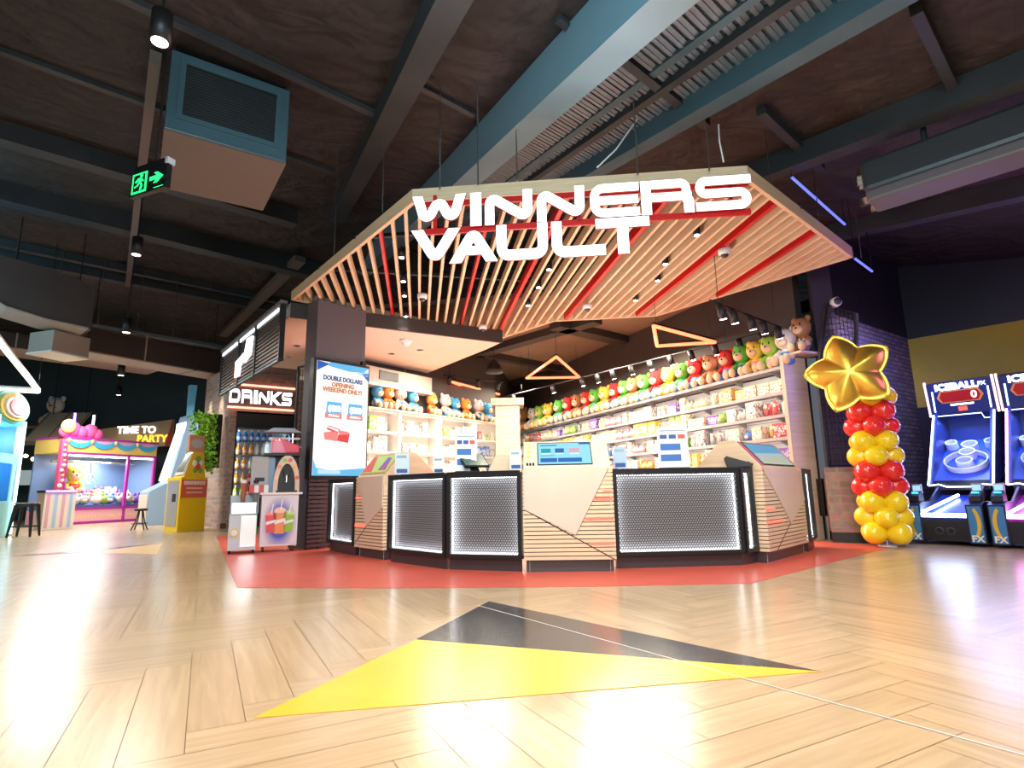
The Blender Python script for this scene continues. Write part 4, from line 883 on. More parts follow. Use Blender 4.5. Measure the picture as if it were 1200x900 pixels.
for i, z in enumerate(ROWS):
    t = thing('merchandise_shelf', ('long grey shelf carrying the row of big plush toys', 'long grey shelf just under the plush row', 'long grey shelf second below the plush row', 'long grey shelf third below the plush row', 'long grey shelf lowest above the counter top')[i], 'shelf', tuple(q), rr_, 'shelves on the long wall')
    D = .42 if i == 0 else .34
    MB().box(.4, RLEN - .05, -D, -.03, z - .025, z).build('board', SHM, t); MB().box(.4, RLEN - .05, -D - .012, -D, z - .045, z + .012).build('price_rail', mat('price_rail_grey', (.40, .40, .42), .3), t)
    MB().box(.45, RLEN - .1, -D + .04, -D + .046, z - .048, z - .026).build('led_strip', SHELF_FILL, t); MB().box(.44, RLEN - .09, -D + .03, -D + .04, z - .055, z - .025).build('led_shade', SHM, t)  # added glow strip, with a shade to keep it out of sight
    for k in range(14): MB().prism([(-.03, z - .025), (-D + .05, z - .025), (-.03, z - .13)], .5 + k * .95, .515 + k * .95, 'x').build('bracket', SHM, t)
# ---- packs
PK = [('white', pack('pack_white', (.82, .80, .76), (.55, .32, .18), (.25, .2, .18)), (.8, .75, .7)), ('cream', pack('pack_cream', (.85, .76, .6), (.75, .45, .2), (.5, .2, .12)), (.85, .7, .45)), ('orange', pack('pack_orange', (.85, .42, .10), (.9, .75, .5), (.5, .15, .05)), (.8, .4, .1)),
      ('yellow', pack('pack_yellow', (.85, .66, .08), (.9, .85, .7), (.6, .3, .05)), (.85, .65, .1)), ('red', pack('pack_red', (.65, .08, .07), (.9, .8, .75), (.3, .05, .05)), (.6, .1, .1)), ('blue', pack('pack_blue', (.10, .22, .6), (.8, .85, .9), (.05, .1, .3)), (.1, .2, .5)),
      ('green', pack('pack_green', (.25, .5, .10), (.85, .85, .6), (.1, .3, .1)), (.3, .5, .1)), ('grey', pack('pack_grey', (.45, .42, .42), (.75, .7, .68), (.15, .12, .12)), (.4, .4, .4)), ('pink', pack('pack_pink', (.85, .5, .5), (.95, .85, .85), (.6, .1, .2)), (.8, .4, .45)), ('purple', pack('pack_purple', (.2, .1, .45), (.7, .6, .8), (.1, .05, .2)), (.25, .1, .5))]
rnd = random.Random(11)
WIN = mat('pack_window_board', (.75, .6, .45), .5)
_pk = {}
def pack_mesh(kind, ci):
    if (kind, ci) in _pk: return _pk[(kind, ci)]
    m_ = PK[ci][1]; L = []
    if kind == 'box':           # window box, unit w x d x h = 1
        L.append(MB().box(-.5, .5, -1, 0, 0, 1).build('carton', m_, bevel=.02)); L.append(MB().box(-.38, .38, -1.03, -1.0, .22, .78).build('front_print', pack('fp%d' % ci, tuple(.5 + .5 * x for x in PK[ci][2]), PK[ci][2], (.12, .1, .1), 12))); L.append(MB().box(-.5, .5, -1.015, -1.0, .85, 1.0).build('top_band', mat('band_%d' % ci, PK[ci][2], .4)))
    elif kind == 'pouch':       # hanging card with a bulging toy
        L.append(MB().prism([(-.5, 0), (.5, 0), (.5, .92), (.1, .92), (.08, 1), (-.08, 1), (-.1, .92), (-.5, .92)], -.30, -.2, 'y').build('backing_card', m_)); L.append(MB().ball((0, -.45, .38), (.34, .3, .30), 10, 6).build('blister', mat('toy_%d' % ci, PK[ci][2], .3), None, True)); L.append(MB().ball((0, -.5, .70), (.2, .2, .16), 10, 6).build('toy_head', mat('toy_cream', (.85, .7, .5), .5), None, True))
    else:                        # small stuffed ball toy
        L.append(MB().ball((0, -.5, .42), (.5, .45, .42), 12, 8).build('toy_body', mat('toy_%d' % ci, PK[ci][2], .7), None, True)); L.append(MB().ball((-.25, -.5, .85), (.14, .1, .16), 8, 6).build('ear', mat('toy_%d' % ci, PK[ci][2], .7), None, True)); L.append(MB().ball((.25, -.5, .85), (.14, .1, .16), 8, 6).build('ear', mat('toy_%d' % ci, PK[ci][2], .7), None, True)); L.append(MB().ball((0, -.9, .38), (.2, .1, .14), 8, 6).build('muzzle', mat('toy_cream', (.85, .7, .5), .5), None, True))
    r = [(o.name.split('.')[0], o.data, [ (md.width) for md in o.modifiers]) for o in L]
    for o in L: bpy.data.objects.remove(o)
    _pk[(kind, ci)] = r; return r
KN = {'box': ('toy_box', 'boxed toy', 'toy box'), 'pouch': ('carded_toy', 'carded toy', 'packaged toy'), 'ball': ('small_plush', 'small round plush', 'plush toy')}
def put_pack(kind, ci, loc, rz, w_, d_, h_, label, group, z_lift=0.):
    nm, _, cat = KN[kind]; t = thing(nm, label, cat, loc, rz, group); t.scale = (w_, d_, h_)
    for pn_, me, bv in pack_mesh(kind, ci):
        o = bpy.data.objects.new(pn_, me); COL.objects.link(o); o.parent = t
    return t
for i in range(1, 5):
    x = RLEN - .18; cnt = 0; z = ROWS[i]; hmax = ROWS[i - 1] - z - .06
    while x > .6:
        far = x / RLEN; r = rnd.random(); kind = 'box' if r < .66 else 'pouch' if r < .9 else 'ball'
        rep = rnd.choice((1, 1, 2, 3)); ci = rnd.choices(range(10), (26, 20, 10, 9, 6, 7, 5, 6, 6, 3))[0]
        w_ = rnd.uniform(.13, .30) * (1.35 - .35 * far); h_ = min(hmax, rnd.uniform(.20, .36)); d_ = rnd.uniform(.10, .2)
        if kind == 'pouch': w_ = rnd.uniform(.13, .2); h_ = min(hmax, .3)
        if kind == 'ball': w_ = h_ = rnd.uniform(.2, .28); d_ = .22
        for _ in range(rep):
            if x - w_ < .55: x = 0; break
            cx = x - w_ / 2; p = q + rd * cx + rn * rnd.uniform(.10, .14)
            put_pack(kind, ci, (p.x, p.y, z), rr_ + rnd.uniform(-.04, .04) * (rep == 1), w_, d_, h_, f'{nth(cnt)} item from right, a {PK[ci][0]} {KN[kind][1]}, on {rown[i]}', f'merchandise on the {rown[i]}')
            cnt += 1; x -= w_ + rnd.uniform(.012, .03)
        x -= rnd.uniform(0, .05)
# ================================================================== PLUSH TOYS (plain seated bears)
def fur(name, c): return mat('fur_' + name, c, .95, bump=(60, .5))
FUR = {'red': (.72, .03, .03), 'green': (.10, .45, .06), 'yellow': (.85, .58, .08), 'brown': (.40, .19, .08), 'white': (.82, .78, .74), 'orange': (.80, .24, .04), 'grey': (.55, .50, .48), 'blue': (.06, .30, .55), 'lime': (.38, .68, .08), 'tan': (.75, .52, .33), 'pink': (.85, .35, .38)}
SHIRT = {'blue': (.07, .27, .60), 'pink': (.85, .22, .30), 'red': (.68, .06, .05), 'white': (.85, .83, .8), 'navy': (.03, .10, .28), 'brown': (.4, .2, .09), 'plaid': (.3, .3, .3)}
def plaid():
    mt = mat('plaid_cloth', (.5, .5, .5), .9); n, l = nt(mt); b = n['Principled BSDF']; tc = n.new('ShaderNodeTexCoord'); ck = n.new('ShaderNodeTexChecker'); ck.inputs['Scale'].default_value = 16; ck.inputs[1].default_value = (.75, .75, .75, 1); ck.inputs[2].default_value = (.03, .03, .05, 1)
    l.new(tc.outputs['Object'], ck.inputs[0]); l.new(ck.outputs[0], b.inputs['Base Color']); return mt
_bear = {}
def bear_proto(f, s):
    if (f, s) in _bear: return _bear[(f, s)]
    F_, S_ = fur(f, FUR[f]), (plaid() if s == 'plaid' else mat('cloth_' + s, SHIRT[s], .9)); TN = fur('tan', FUR['tan'])
    r = thing('plush_bear', 'x', 'plush toy')
    MB().ball((0, 0, .26), (.21, .17, .25), 16, 10).build('body', F_, r, True); MB().ball((0, -.004, .25), (.222, .183, .20), 16, 10).build('shirt', S_, r, True)
    h = MB().ball((0, -.05, .68), (.285, .25, .26), 18, 12).build('head', F_, r, True)
    MB().ball((0, -.235, .60), (.16, .10, .125), 14, 9).build('muzzle', TN, h, True); MB().ball((0, -.335, .63), (.035, .025, .026), 8, 6).build('nose', BLACK, h, True)
    for sx in (-1, 1):
        MB().ball((.21 * sx, -.02, .89), (.095, .05, .095), 12, 8).build('ear', F_, h, True); MB().ball((.10 * sx, -.275, .73), (.028, .02, .038), 8, 6).build('eye', BLACK, h, True)
        MB().tube([(.15 * sx, -.04, .40), (.25 * sx, -.12, .30), (.24 * sx, -.22, .22)], [.075, .08, .07], 10).build('arm', F_, r, True); MB().ball((.24 * sx, -.25, .20), (.075, .075, .075), 10, 7).build('paw', TN, r, True)
        MB().tube([(.11 * sx, -.08, .12), (.15 * sx, -.25, .11), (.16 * sx, -.36, .12)], [.11, .105, .10], 10).build('leg', S_ if s in ('blue', 'navy') else F_, r, True); MB().ball((.165 * sx, -.40, .135), (.115, .085, .135), 12, 8).build('foot', TN, r, True)
    _bear[(f, s)] = r; return r
used = set()
def put_bear(f, s, loc, rz, h, label, group):
    p = bear_proto(f, s)
    t = p if (f, s) not in used else copy_tree(p); used.add((f, s))
    t.location = loc; t.rotation_euler = (0, 0, rz); k = h / .98; t.scale = (k * .86, k * .92, k); t['label'] = label; t['group'] = group
PL = [(606, 'brown', 'brown'), (621, 'white', 'red'), (632, 'lime', 'white'), (642, 'yellow', 'pink'), (655, 'green', 'blue'), (666, 'red', 'blue'), (677, 'brown', 'brown'), (688, 'red', 'blue'), (697.5, 'green', 'blue'), (709, 'yellow', 'pink'), (721.5, 'red', 'blue'), (732.5, 'green', 'blue'), (743, 'brown', 'brown'), (756, 'green', 'blue'), (770, 'red', 'blue'), (785, 'yellow', 'pink'),
      (801.5, 'green', 'blue'), (817, 'red', 'blue'), (835.5, 'brown', 'brown'), (855, 'red', 'blue'), (873, 'green', 'navy'), (890, 'yellow', 'pink'), (908, 'lime', 'white'), (927, 'white', 'blue')]
for i, (px, f, s) in enumerate(PL):
    p = on_wall(px + (6, 3)[i] if i < 2 else px, 450, RW0 + rn * .24, RW1 + rn * .24); fr_ = (p.y - 10) / 12
    h = .66 + .16 * fr_ + (.12 if i == 0 else 0) + (.06 if i == 23 else 0)
    sh = f'{s} shirt' if s != f else 'no shirt'
    put_bear(f, s, (p.x, p.y, 2.952), yaw((p.x, p.y), (p.x + rn.x - .0 - p.x * .06, p.y + rn.y - .5)) + PI / 2, h, f'{nth(i)} bear from far end of the plush shelf, {f} with {sh}', 'plush bears on the long shelf')
pb = RW0 + rn * .24 - rd * -.30
# big plaid-shirted plush on the end post is placed with the gate (60)
# ---- left wall: white cabinets
ld, ln, lr = frame_on(LW0, LW1); LLEN = (LW1 - LW0).length
CWH = mat('cabinet_white', (.80, .77, .72), .5)
ncab = 4; cw = LLEN / ncab
for c in range(ncab):
    o_ = LW0 + ld * (c * cw) + ln * .03
    t = thing('display_cabinet', f'{nth(c)} white display cabinet from left under the orange and blue plush', 'cabinet', tuple(o_), lr, 'white cabinets on the left wall')
    mb = MB()
    for x in (0, cw - .05): mb.box(x + .005, x + .045, -.42, 0, 0, 2.82)
    mb.build('side_panel', CWH, t); MB().box(.005, cw - .005, -.44, 0, 2.82, 2.86).build('top', mat('top_timber', (.6, .5, .38), .5), t); MB().box(.045, cw - .05, -.02, 0, .1, 2.82).build('back_panel', CWH, t)
    for z in (.5, .95, 1.40, 1.85, 2.32): MB().box(.045, cw - .05, -.40, -.02, z - .025, z).build('shelf', CWH, t)
    for z in (2.80, 2.29, 1.82): MB().box(.06, cw - .06, -.36, -.354, z - .03, z).build('led_strip', glow('cabinet_led', (1, .93, .82), 3.5), t); MB().box(.055, cw - .055, -.37, -.36, z - .035, z).build('led_shade', CWH, t)  # glow strips and shades added to brighten the cabinet shelves
    for j, z in enumerate((2.32, 1.85, 1.40)):
        x = .08; n_ = 0
        while x < cw - .3:
            r = rnd.random(); kind = 'box' if r < .65 else 'pouch' if r < .85 else 'ball'; ci = rnd.choices(range(10), (30, 14, 5, 3, 5, 7, 9, 9, 8, 1))[0]
            w_ = rnd.uniform(.16, .30); h_ = rnd.uniform(.22, .38); p = o_ + ld * (x + w_ / 2) + ln * .05
            put_pack(kind, ci, (p.x, p.y, z), lr, w_, rnd.uniform(.12, .22), h_ if kind != 'ball' else w_, f'{nth(n_)} item from left, {PK[ci][0]} {KN[kind][1]}, {("top", "middle", "lower")[j]} shelf of {nth(c)} white cabinet', f'merchandise in the {nth(c)} white cabinet'); x += w_ + rnd.uniform(.01, .03); n_ += 1
LP = [(441, 'blue', 'white'), (453.5, 'orange', 'red'), (468, 'grey', 'navy'), (483, 'blue', 'blue'), (505, 'orange', 'red'), (521, 'grey', 'blue'), (532.5, 'blue', 'white'), (545, 'orange', 'red'), (559.5, 'grey', 'navy'), (570.5, 'blue', 'blue')]
for i, (px, f, s) in enumerate(LP):
    p = on_wall(px, 470, LW0 + ln * .2, LW1 + ln * .2); put_bear(f, s, (p.x, p.y, 2.862), yaw((0, 0), (ln.x + .15, ln.y)) + PI / 2, .60 + .03 * (i % 3), f'{nth(i)} bear from left on white cabinets, {f} with {s} shirt', 'plush bears on the white cabinets')
# ---- brick pier in the corner
YBR = brick('yellow_brick', (.55, .38, .24), (.42, .28, .18), (.5, .42, .33), .3, .1, .015)
q = V((-.14, 15.95, 0)); struct('column_brick', MB().box(q.x - .34, q.x + .34, q.y, q.y + .6, 0, 3.25).box(q.x - .46, q.x + .46, q.y - .07, q.y + .67, 3.25, 3.45), YBR)
# ---- neon triangles
def neon(pts, z, label):
    P = [atz(*p, z) for p in pts]; c = sum(P, V((0, 0, 0))) / 3
    t = thing('neon_triangle', label, 'light', tuple(c), group='red neon triangles in the shop')
    Q = [p - c for p in P]
    for k in range(3): MB().tube([Q[k], Q[(k + 1) % 3]], .032, 8).build('neon_tube', glow('neon_red', (1, .12, .05), 2.6), t, True)
    for k in range(3): MB().tube([Q[k] + V((0, 0, .045)), Q[(k + 1) % 3] + V((0, 0, .045))], .03, 6).build('channel', BLACK, t)
    for k in range(3): MB().tube([Q[k] * .9 + V((0, 0, .05)), Q[k] * .9 + V((0, 0, (4.9 if c.y > 11.5 else ZC) - z))], .005, 5).build('hanger_wire', DARK, t)
neon(((617, 443), (679, 442), (652, 418)), 4.0, 'red neon triangle hanging above the middle of the shop')
neon(((766, 382), (838, 401), (770, 405.5)), 3.7, 'red neon triangle hanging at right nearest the plush shelf')
neon(((528, 447), (585, 462), (553, 457)), 3.9, 'thin red neon triangle hanging above the brick corner pier')
# ---- track lights
def track(a, b, z, spots, label, grp, aim):
    A, B = atz(*a, z), atz(*b, z); t = thing('lighting_track', label, 'track light', tuple(A)); d = (B - A)
    MB().tube([V((0, 0, 0)), d], .018, 6).build('rail', BLACK, t)
    for k in (.1, .9): MB().tube([d * k, d * k + V((0, 0, 4.9 - z))], .006, 5).build('hanger_rod', DARK, t)
    for i, (px, lb) in enumerate(spots):
        lo, hi = 0., 1.
        for _ in range(30):
            md = (lo + hi) / 2
            if proj(A + d * md)[0] < px: lo = md
            else: hi = md
        p = A + d * lo - V((0, 0, .02)); s = thing('track_spotlight', lb, 'spotlight', tuple(p), group=grp)
        MB().cyl((0, 0, -.06), .012, .06, 8).build('stem', BLACK, s); dr_ = (V(aim(p)) - p).normalized(); c0 = V((0, 0, -.10))
        MB().tube([c0 - dr_ * .11, c0 + dr_ * .11], .062, 14).build('barrel', BLACK, s, True); MB().tube([c0 + dr_ * .105, c0 + dr_ * .115], .05, 14).build('lens', LEDW, s)
track((832, 352), (916, 384), 3.62, [(845, 'front-most spotlight of the five on the short track'), (859, 'second spotlight from front on the short track'), (880, 'middle spotlight on the short track by the plush shelf'), (894, 'fourth spotlight from front on the short track'), (911, 'rearmost spotlight at the end of the short track')], 'short lighting track over the right end of the plush shelf', 'spotlights on the short track', lambda p: (p.x + .5, p.y + .3, 1.0))
far_ = [(602, 'far-most'), (648, 'second'), (682, 'third'), (700, 'fourth'), (718, 'fifth'), (740, 'sixth'), (762, 'seventh'), (786, 'eighth'), (810, 'ninth'), (838, 'tenth'), (866, 'eleventh'), (892, 'twelfth')]
track((592, 465), (898, 388), 3.75, [(x, (f'{n_} spotlight from the far end of the long track' if i else 'spotlight at the far end of the long shop track')) for i, (x, n_) in enumerate(far_)], 'long lighting track running above the plush shelf', 'spotlights on the long track', lambda p: (p.x + .6, p.y + (.2 if int(p.x * 7) % 2 else -.3), 1.2))
track((520, 440), (590, 448), 4.0, [(527, 'left spotlight on the far track above brick pier'), (560, 'middle spotlight on the far track above brick pier'), (584, 'right spotlight on the far track above brick pier')], 'far lighting track above the corner brick pier', 'spotlights on the far track', lambda p: (p.x - .5, p.y + 1, 2.4))
q = atz(579, 437, 3.95); t = thing('pendant_lamp', 'black bell pendant hanging behind the canopy above the till', 'pendant lamp', tuple(q))
MB().lathe([(.23, 0), (.21, .10), (.15, .24), (.05, .34), (.02, .37)], n=20).build('shade', BLACK, t, True); MB().tube([(0, 0, .37), (0, 0, .95)], .006, 5).build('cord', DARK, t); MB().ball((0, 0, .06), .05, 10, 7).build('bulb', mat('bulb_off', (.6, .58, .5), .3), t, True)
# ================================================================== RIGHT SIDE: end post, gate, pier, column
ENDP = wood('end_panel_timber', (.62, .48, .34), (.74, .60, .45), .5, 1, 20)
e0 = RW0 + rd * .02
t = thing('end_panel', 'tall beige timber end panel closing the long merchandise shelves', 'panel', tuple(e0), rr_)
MB().box(0, .06, -.52, .0, 0, 3.10).build('board', ENDP, t); MB().box(-.002, .075, -.54, -.52, 0, 3.12).build('edge', mat('edge_tan', (.66, .52, .38), .5), t)
p = e0 + rn * .10 + rd * .16
t = thing('plush_shelf_cap', 'beige cap block on top of the tall end panel', 'block', (p.x, p.y, 3.122), rr_)
MB().box(-.16, .16, -.28, .22, .0, .04).build('cap', ENDP, t, bevel=.005)
put_bear('brown', 'plaid', (p.x, p.y, 3.164), rr_ + .2, .66, 'brown bear in plaid shirt sitting on top of the beige end panel', 'plush bears on the end panel')
PL0 = atz(977, 636); PR0 = V((5.62, 9.02, 0)); pr = yaw(PL0, PR0); pw = (PR0 - PL0).length; hp_ = zup(PL0, 548)
BRP = brick('grey_red_brick', (.36, .24, .19), (.20, .15, .14), (.30, .26, .24), .26, .12, .016)
pdv = (PR0 - PL0).normalized(); pnv = V((-pdv.y, pdv.x, 0))
struct('column_pier', MB().prism([tuple(q[:2]) for q in (PL0, PR0, PR0 + pnv * .5, PL0 + pnv * .5)], .16, hp_), BRP)
struct('baseboard_pier', MB().prism([tuple(q[:2]) for q in (PL0 + pnv * .02, PR0, PR0 + pnv * .5, PL0 + pnv * .5 + pdv * .02)], 0, .16), BLACK)
struct('column_dark', MB().prism([(5.30, 9.62), (5.62, 9.55), (5.75, 9.85), (5.42, 9.95)], 0, 6.3), mat('column_violet_black', (.03, .022, .035), .6))
G0, G1 = PL0 + pnv * .14, PR0 + pnv * .14
gp = [on_wall(*p, G0, G1) for p in ((968, 356), (958, 443), (970, 545), (1006, 549), (1003, 368))]
t = thing('mesh_gate', 'faceted black steel frame with wire mesh standing on brick pier', 'screen', (G0.x, G0.y, hp_))
gl = [q - V((G0.x, G0.y, hp_)) for q in gp]; gl[2].z = .03; gl[3].z = .03
MB().tube(gl, .035, 4, True).build('frame', BLACK, t)
MB().tube([gl[1], gl[3].lerp(gl[4], .35)], .03, 4).build('brace', BLACK, t)
mb = MB(); zlo, zhi = .05, max(q.z for q in gl)
def xspan(z):
    xs = []
    for k in range(5):
        a, b = gl[k], gl[(k + 1) % 5]
        if (a.z - z) * (b.z - z) < 0: xs.append(a + (b - a) * ((z - a.z) / (b.z - a.z)))
    return xs
for k in range(26):
    z = zlo + (zhi - zlo) * (k + .5) / 26; xs = xspan(z)
    if len(xs) == 2: mb.tube([xs[0], xs[1]], .006, 4)
hd = (gl[3] - gl[2]).normalized(); s0 = min(q.dot(hd) for q in gl); s1 = max(q.dot(hd) for q in gl)
for k in range(12):
    s = s0 + (s1 - s0) * (k + .5) / 12; zs = []
    for j in range(5):
        a, b = gl[j], gl[(j + 1) % 5]; fa, fb = a.dot(hd) - s, b.dot(hd) - s
        if fa * fb < 0: zs.append(a + (b - a) * (fa / (fa - fb)))
    if len(zs) == 2: mb.tube([zs[0], zs[1]], .006, 4)
mb.build('wire_mesh', mat('wire_black', (.03, .03, .035), .4, .5), t)
q = on_wall(1000.5, 353.5, V((5.62, 9.50, 0)), V((5.9, 9.5, 0))); t = thing('dome_camera', 'white wall camera at the top of the right brick wall', 'security camera', (5.64, 9.52, q.z))
MB().tube([(0, .03, 0), (0, -.06, 0)], [.09, .08], 16).build('housing', WHITE, t, True); MB().ball((0, -.07, 0), (.065, .05, .065), 12, 8).build('dome', mat('smoked_dome', (.05, .05, .055), .08), t, True)
q = atz(962, 632); t = thing('waste_bin', 'black bin in the gap between counter end and brick pier', 'bin', (q.x + .12, q.y + .05, 0), .4)
MB().box(-.14, .14, -.14, .14, .38, 1.0).build('body', BLACK, t, bevel=.02); mb = MB()
for x in (-.11, .11):
    for y in (-.16, .16): mb.box(x - .015, x + .015, y - .015, y + .015, 0, .38)
mb.build('stand', CHROME, t)
# ================================================================== BALLOON COLUMN
BC = V((5.42, 8.62, 0))
t = thing('balloon_tower', 'column of yellow and red balloons in front of the brick pier', 'balloons', tuple(BC))
rub = {'y': mat('balloon_yellow', (.95, .70, .015), .22, coat=.4), 'r': mat('balloon_red', (.80, .03, .025), .22, coat=.4)}
ztop = zup(BC, 466); rows = 'yyyrryyrry'; rnd = random.Random(6)
MB().cyl((0, 0, 0), .012, ztop, 8).build('pole', WHITE, t); MB().cyl((0, 0, 0), .12, .02, 20).build('base', WHITE, t)
for k, c in enumerate(rows):
    z = .20 + (ztop - .20) * k / 9
    for j in range(4):
        a = PI / 2 * j + (PI / 4 if k % 2 else 0) + .35 + rnd.uniform(-.08, .08); r = .170 * rnd.uniform(.95, 1.05)
        d = V((math.cos(a), math.sin(a), 0)); q = Matrix.Translation(d * .195 + V((0, 0, z))) @ d.to_track_quat('Z', 'Y').to_matrix().to_4x4()
        prof = [(.015, -.21), (.03, -.195), (.02, -.18)] + [(r * math.sin(PI * (i + .6) / 10.6) * (1 - .10 * (1 - i / 10)), -r * 1.05 * math.cos(PI * (i + .6) / 10.6)) for i in range(11)]
        MB(q).lathe(prof, n=18).build('balloon', rub[c], t, True)
GOLD = mat('gold_foil', (1, .68, .10), .33, .9, bump=(7, .25))
q = atY(995, 437, 8.32); t = thing('star_balloon', 'gold foil star balloon tilted on top of the balloon column', 'balloon', tuple(q), rot=(0, math.radians(4), math.radians(-30)))
n_ = 60; R1, R2 = .62, .40; ring = []
for i in range(n_):
    a = 2 * PI * i / n_ + PI; f = (i % 12) / 12; f = 1 - abs(2 * f - 1) if False else abs(2 * f - 1); r = R2 + (R1 - R2) * f ** 1.0
    ring.append((r * math.cos(a), r * math.sin(a), f))
mb = MB(); vs = [(0, -.20, 0), (0, .20, 0)]; K = 6
for s in (-1, 1):
    for k in range(1, K + 1):
        u = k / K
        for (x, z, f) in ring: vs.append((x * u, s * .20 * (1 - u ** 2) ** .62 * (1 - .25 * u * (1 - f)) + (0 if k < K else s * .002), z * u))
fs = []
for si in (0, 1):
    o = 2 + si * K * n_
    for i in range(n_): fs.append((si, o + (i + 1) % n_, o + i) if si else (si, o + i, o + (i + 1) % n_))
    for k in range(K - 1):
        for i in range(n_):
            a, b, c, d = o + k * n_ + i, o + k * n_ + (i + 1) % n_, o + (k + 1) * n_ + (i + 1) % n_, o + (k + 1) * n_ + i
            fs.append((a, b, c, d) if si else (a, d, c, b))
oA, oB = 2 + (K - 1) * n_, 2 + (2 * K - 1) * n_
for i in range(n_): fs.append((oA + i, oA + (i + 1) % n_, oB + (i + 1) % n_, oB + i))
mb.add(vs, fs).build('foil_star', GOLD, t, True); MB().tube([(.02, .0, -.28), (.04, .06, -.45)], .012, 6).build('ribbon', WHITE, t)
# ================================================================== ALLEY ROLLER GAMES
NAVY = mat('navy_cabinet', (.008, .01, .035), .4); NBLK = mat('navy_black', (.008, .008, .016), .35)
PBLUE = mat('playfield_blue', (.03, .08, .45), .35); RINGW = mat('ring_white', (.8, .85, .95), .3)
def led(c, s=8): return glow('led_%02d%02d%02d' % tuple(int(x * 99) for x in c), c, s)
def lane(o, rz, label, cA, cB, ramp):
    t = thing('alley_roller_game', label, 'arcade game', o, rz, 'alley roller arcade games'); Wd = .95
    MB().box(.20, .75, .03, 2.3, .06, .40).build('base_cabinet', NBLK, t)
    for x in (.40, .54): MB().torus((x, .026, .20), .045, .012, 16, 6, 'y').build('vent_ring', mat('vent_grey', (.03, .03, .04), .5), t)
    for x0 in (.0, .75):
        MB().prism([(0, .04), (.55, .04), (.55, .62), (.12, .62), (0, .58)], x0, x0 + .2, 'x').build('side_pillar', NAVY, t, bevel=.006)
        MB().box(x0 + .02, x0 + .18, -.004, .0, .06, .56).build('decal', mat('decal_sky', (.05, .22, .50), .35), t)
        fl = -1 if x0 else 1; cx = x0 + (.16 if x0 == 0 else .04); arc = []
        for k in range(13): a = math.radians(-60 + 120 * k / 12); arc.append((cx - fl * .12 * math.cos(a) + 0, .33 + .24 * math.sin(a)))
        for k in range(12, -1, -1): a = math.radians(-60 + 120 * k / 12); arc.append((cx - fl * .075 * math.cos(a), .33 + .20 * math.sin(a)))
        MB().prism(arc, -.008, -.004, 'y').build('yellow_arc', mat('decal_yellow', (.80, .48, .03), .35), t)
        text('lettering', 'FX', .12, mat('decal_white', (.9, .85, .7), .4), t, (x0 + .10, -.008, .11), ext=.002, bold=.004)
        rd_ = MB().prism([(.10, .62), (.34, .62), (.34, .70), (.28, .78), (.12, .70)], x0 + .03, x0 + .17, 'x').build('card_reader', DARK, t, bevel=.01)
        MB().tube([(x0 + .10, .20, .735), (x0 + .10, .205, .755)], .045, 14).build('reader_button', led((.05, .5, .6), 1.2), rd_); MB().box(x0 + .05, x0 + .15, .295, .305, .76, .86).build('reader_screen', led((.2, .35, .5), .8), rd_); MB().box(x0 + .04, x0 + .16, .30, .36, .74, .88).build('reader_head', mat('reader_grey', (.3, .3, .34), .4), rd_)
    MB().prism([(.03, .40), (1.1, .70), (1.1, .66), (.03, .36)], .20, .75, 'x').build('ramp', mat('ramp_' + ramp[0], ramp[1], .3), t)
    MB().box(.2, .75, .0, .03, .40, .455).build('front_light_bar', led(cA, 7), t)
    MB().tube([(.215, .05, .47), (.45, .95, .70)], .022, 8).build('ramp_light_bar', led(cA, 7), t, True)
    for x0, x1 in ((.17, .20), (.75, .78)): MB().prism([(.5, .5), (1.25, .72), (1.25, .92), (.5, .62)], x0, x1, 'x').build('ramp_side', NAVY, t)
    # playfield
    z0_, z1_, y0, y1 = .93, 1.62, 1.15, 2.25
    for x0, x1 in ((.06, .11), (.84, .89)): MB().prism([(1.05, .85), (1.25, .85), (2.4, 1.2), (2.4, 2.3), (1.85, 2.1)], x0, x1, 'x').build('cage_side', mat('cage_side_blue', (.015, .03, .12), .3), t)
    MB().box(.06, .89, 2.36, 2.42, 1.3, 2.3).build('cage_back', mat('cage_back_blue', (.02, .05, .25), .4), t)
    MB().box(.11, .84, 1.10, 2.4, .78, .93).build('cage_floor', NBLK, t)
    sl = V((0, y1 - y0, z1_ - z0_)).normalized(); nm = V((0, -sl.z, sl.y)); xf = Matrix((V((1, 0, 0)), sl, nm)).transposed().to_4x4(); xf.translation = V((0, y0, z0_)); SL = math.hypot(y1 - y0, z1_ - z0_)
    pf = MB(xf).box(.11, .84, 0, SL, -.02, 0).build('playfield', PBLUE, t)
    def ring(cx, cy, r, h, nm_):
        pr_ = [(r - .018, 0), (r, 0), (r, h), (r - .018, h)]; m_ = MB(xf); n = 28; vs = []
        for (rr, z) in pr_: vs += [(cx + rr * math.cos(2 * PI * j / n), cy + rr * math.sin(2 * PI * j / n), z) for j in range(n)]
        m_.add(vs, [(a * n + j, a * n + (j + 1) % n, ((a + 1) % 4) * n + (j + 1) % n, ((a + 1) % 4) * n + j) for a in range(4) for j in range(n)]); m_.build(nm_, RINGW, pf)
    ring(.475, .50, .30, .09, 'outer_ring')
    for cy in (.42, .70, .95): ring(.475, cy, .115, .13, 'target_cup')
    for cx in (.20, .75): ring(cx, 1.05, .09, .12, 'target_cup')
    for x in (.055, .895): MB().tube([(x, 1.02, .86), (x, 1.80, 2.06)], .014, 6).build('edge_light', led(cB, 8), t)
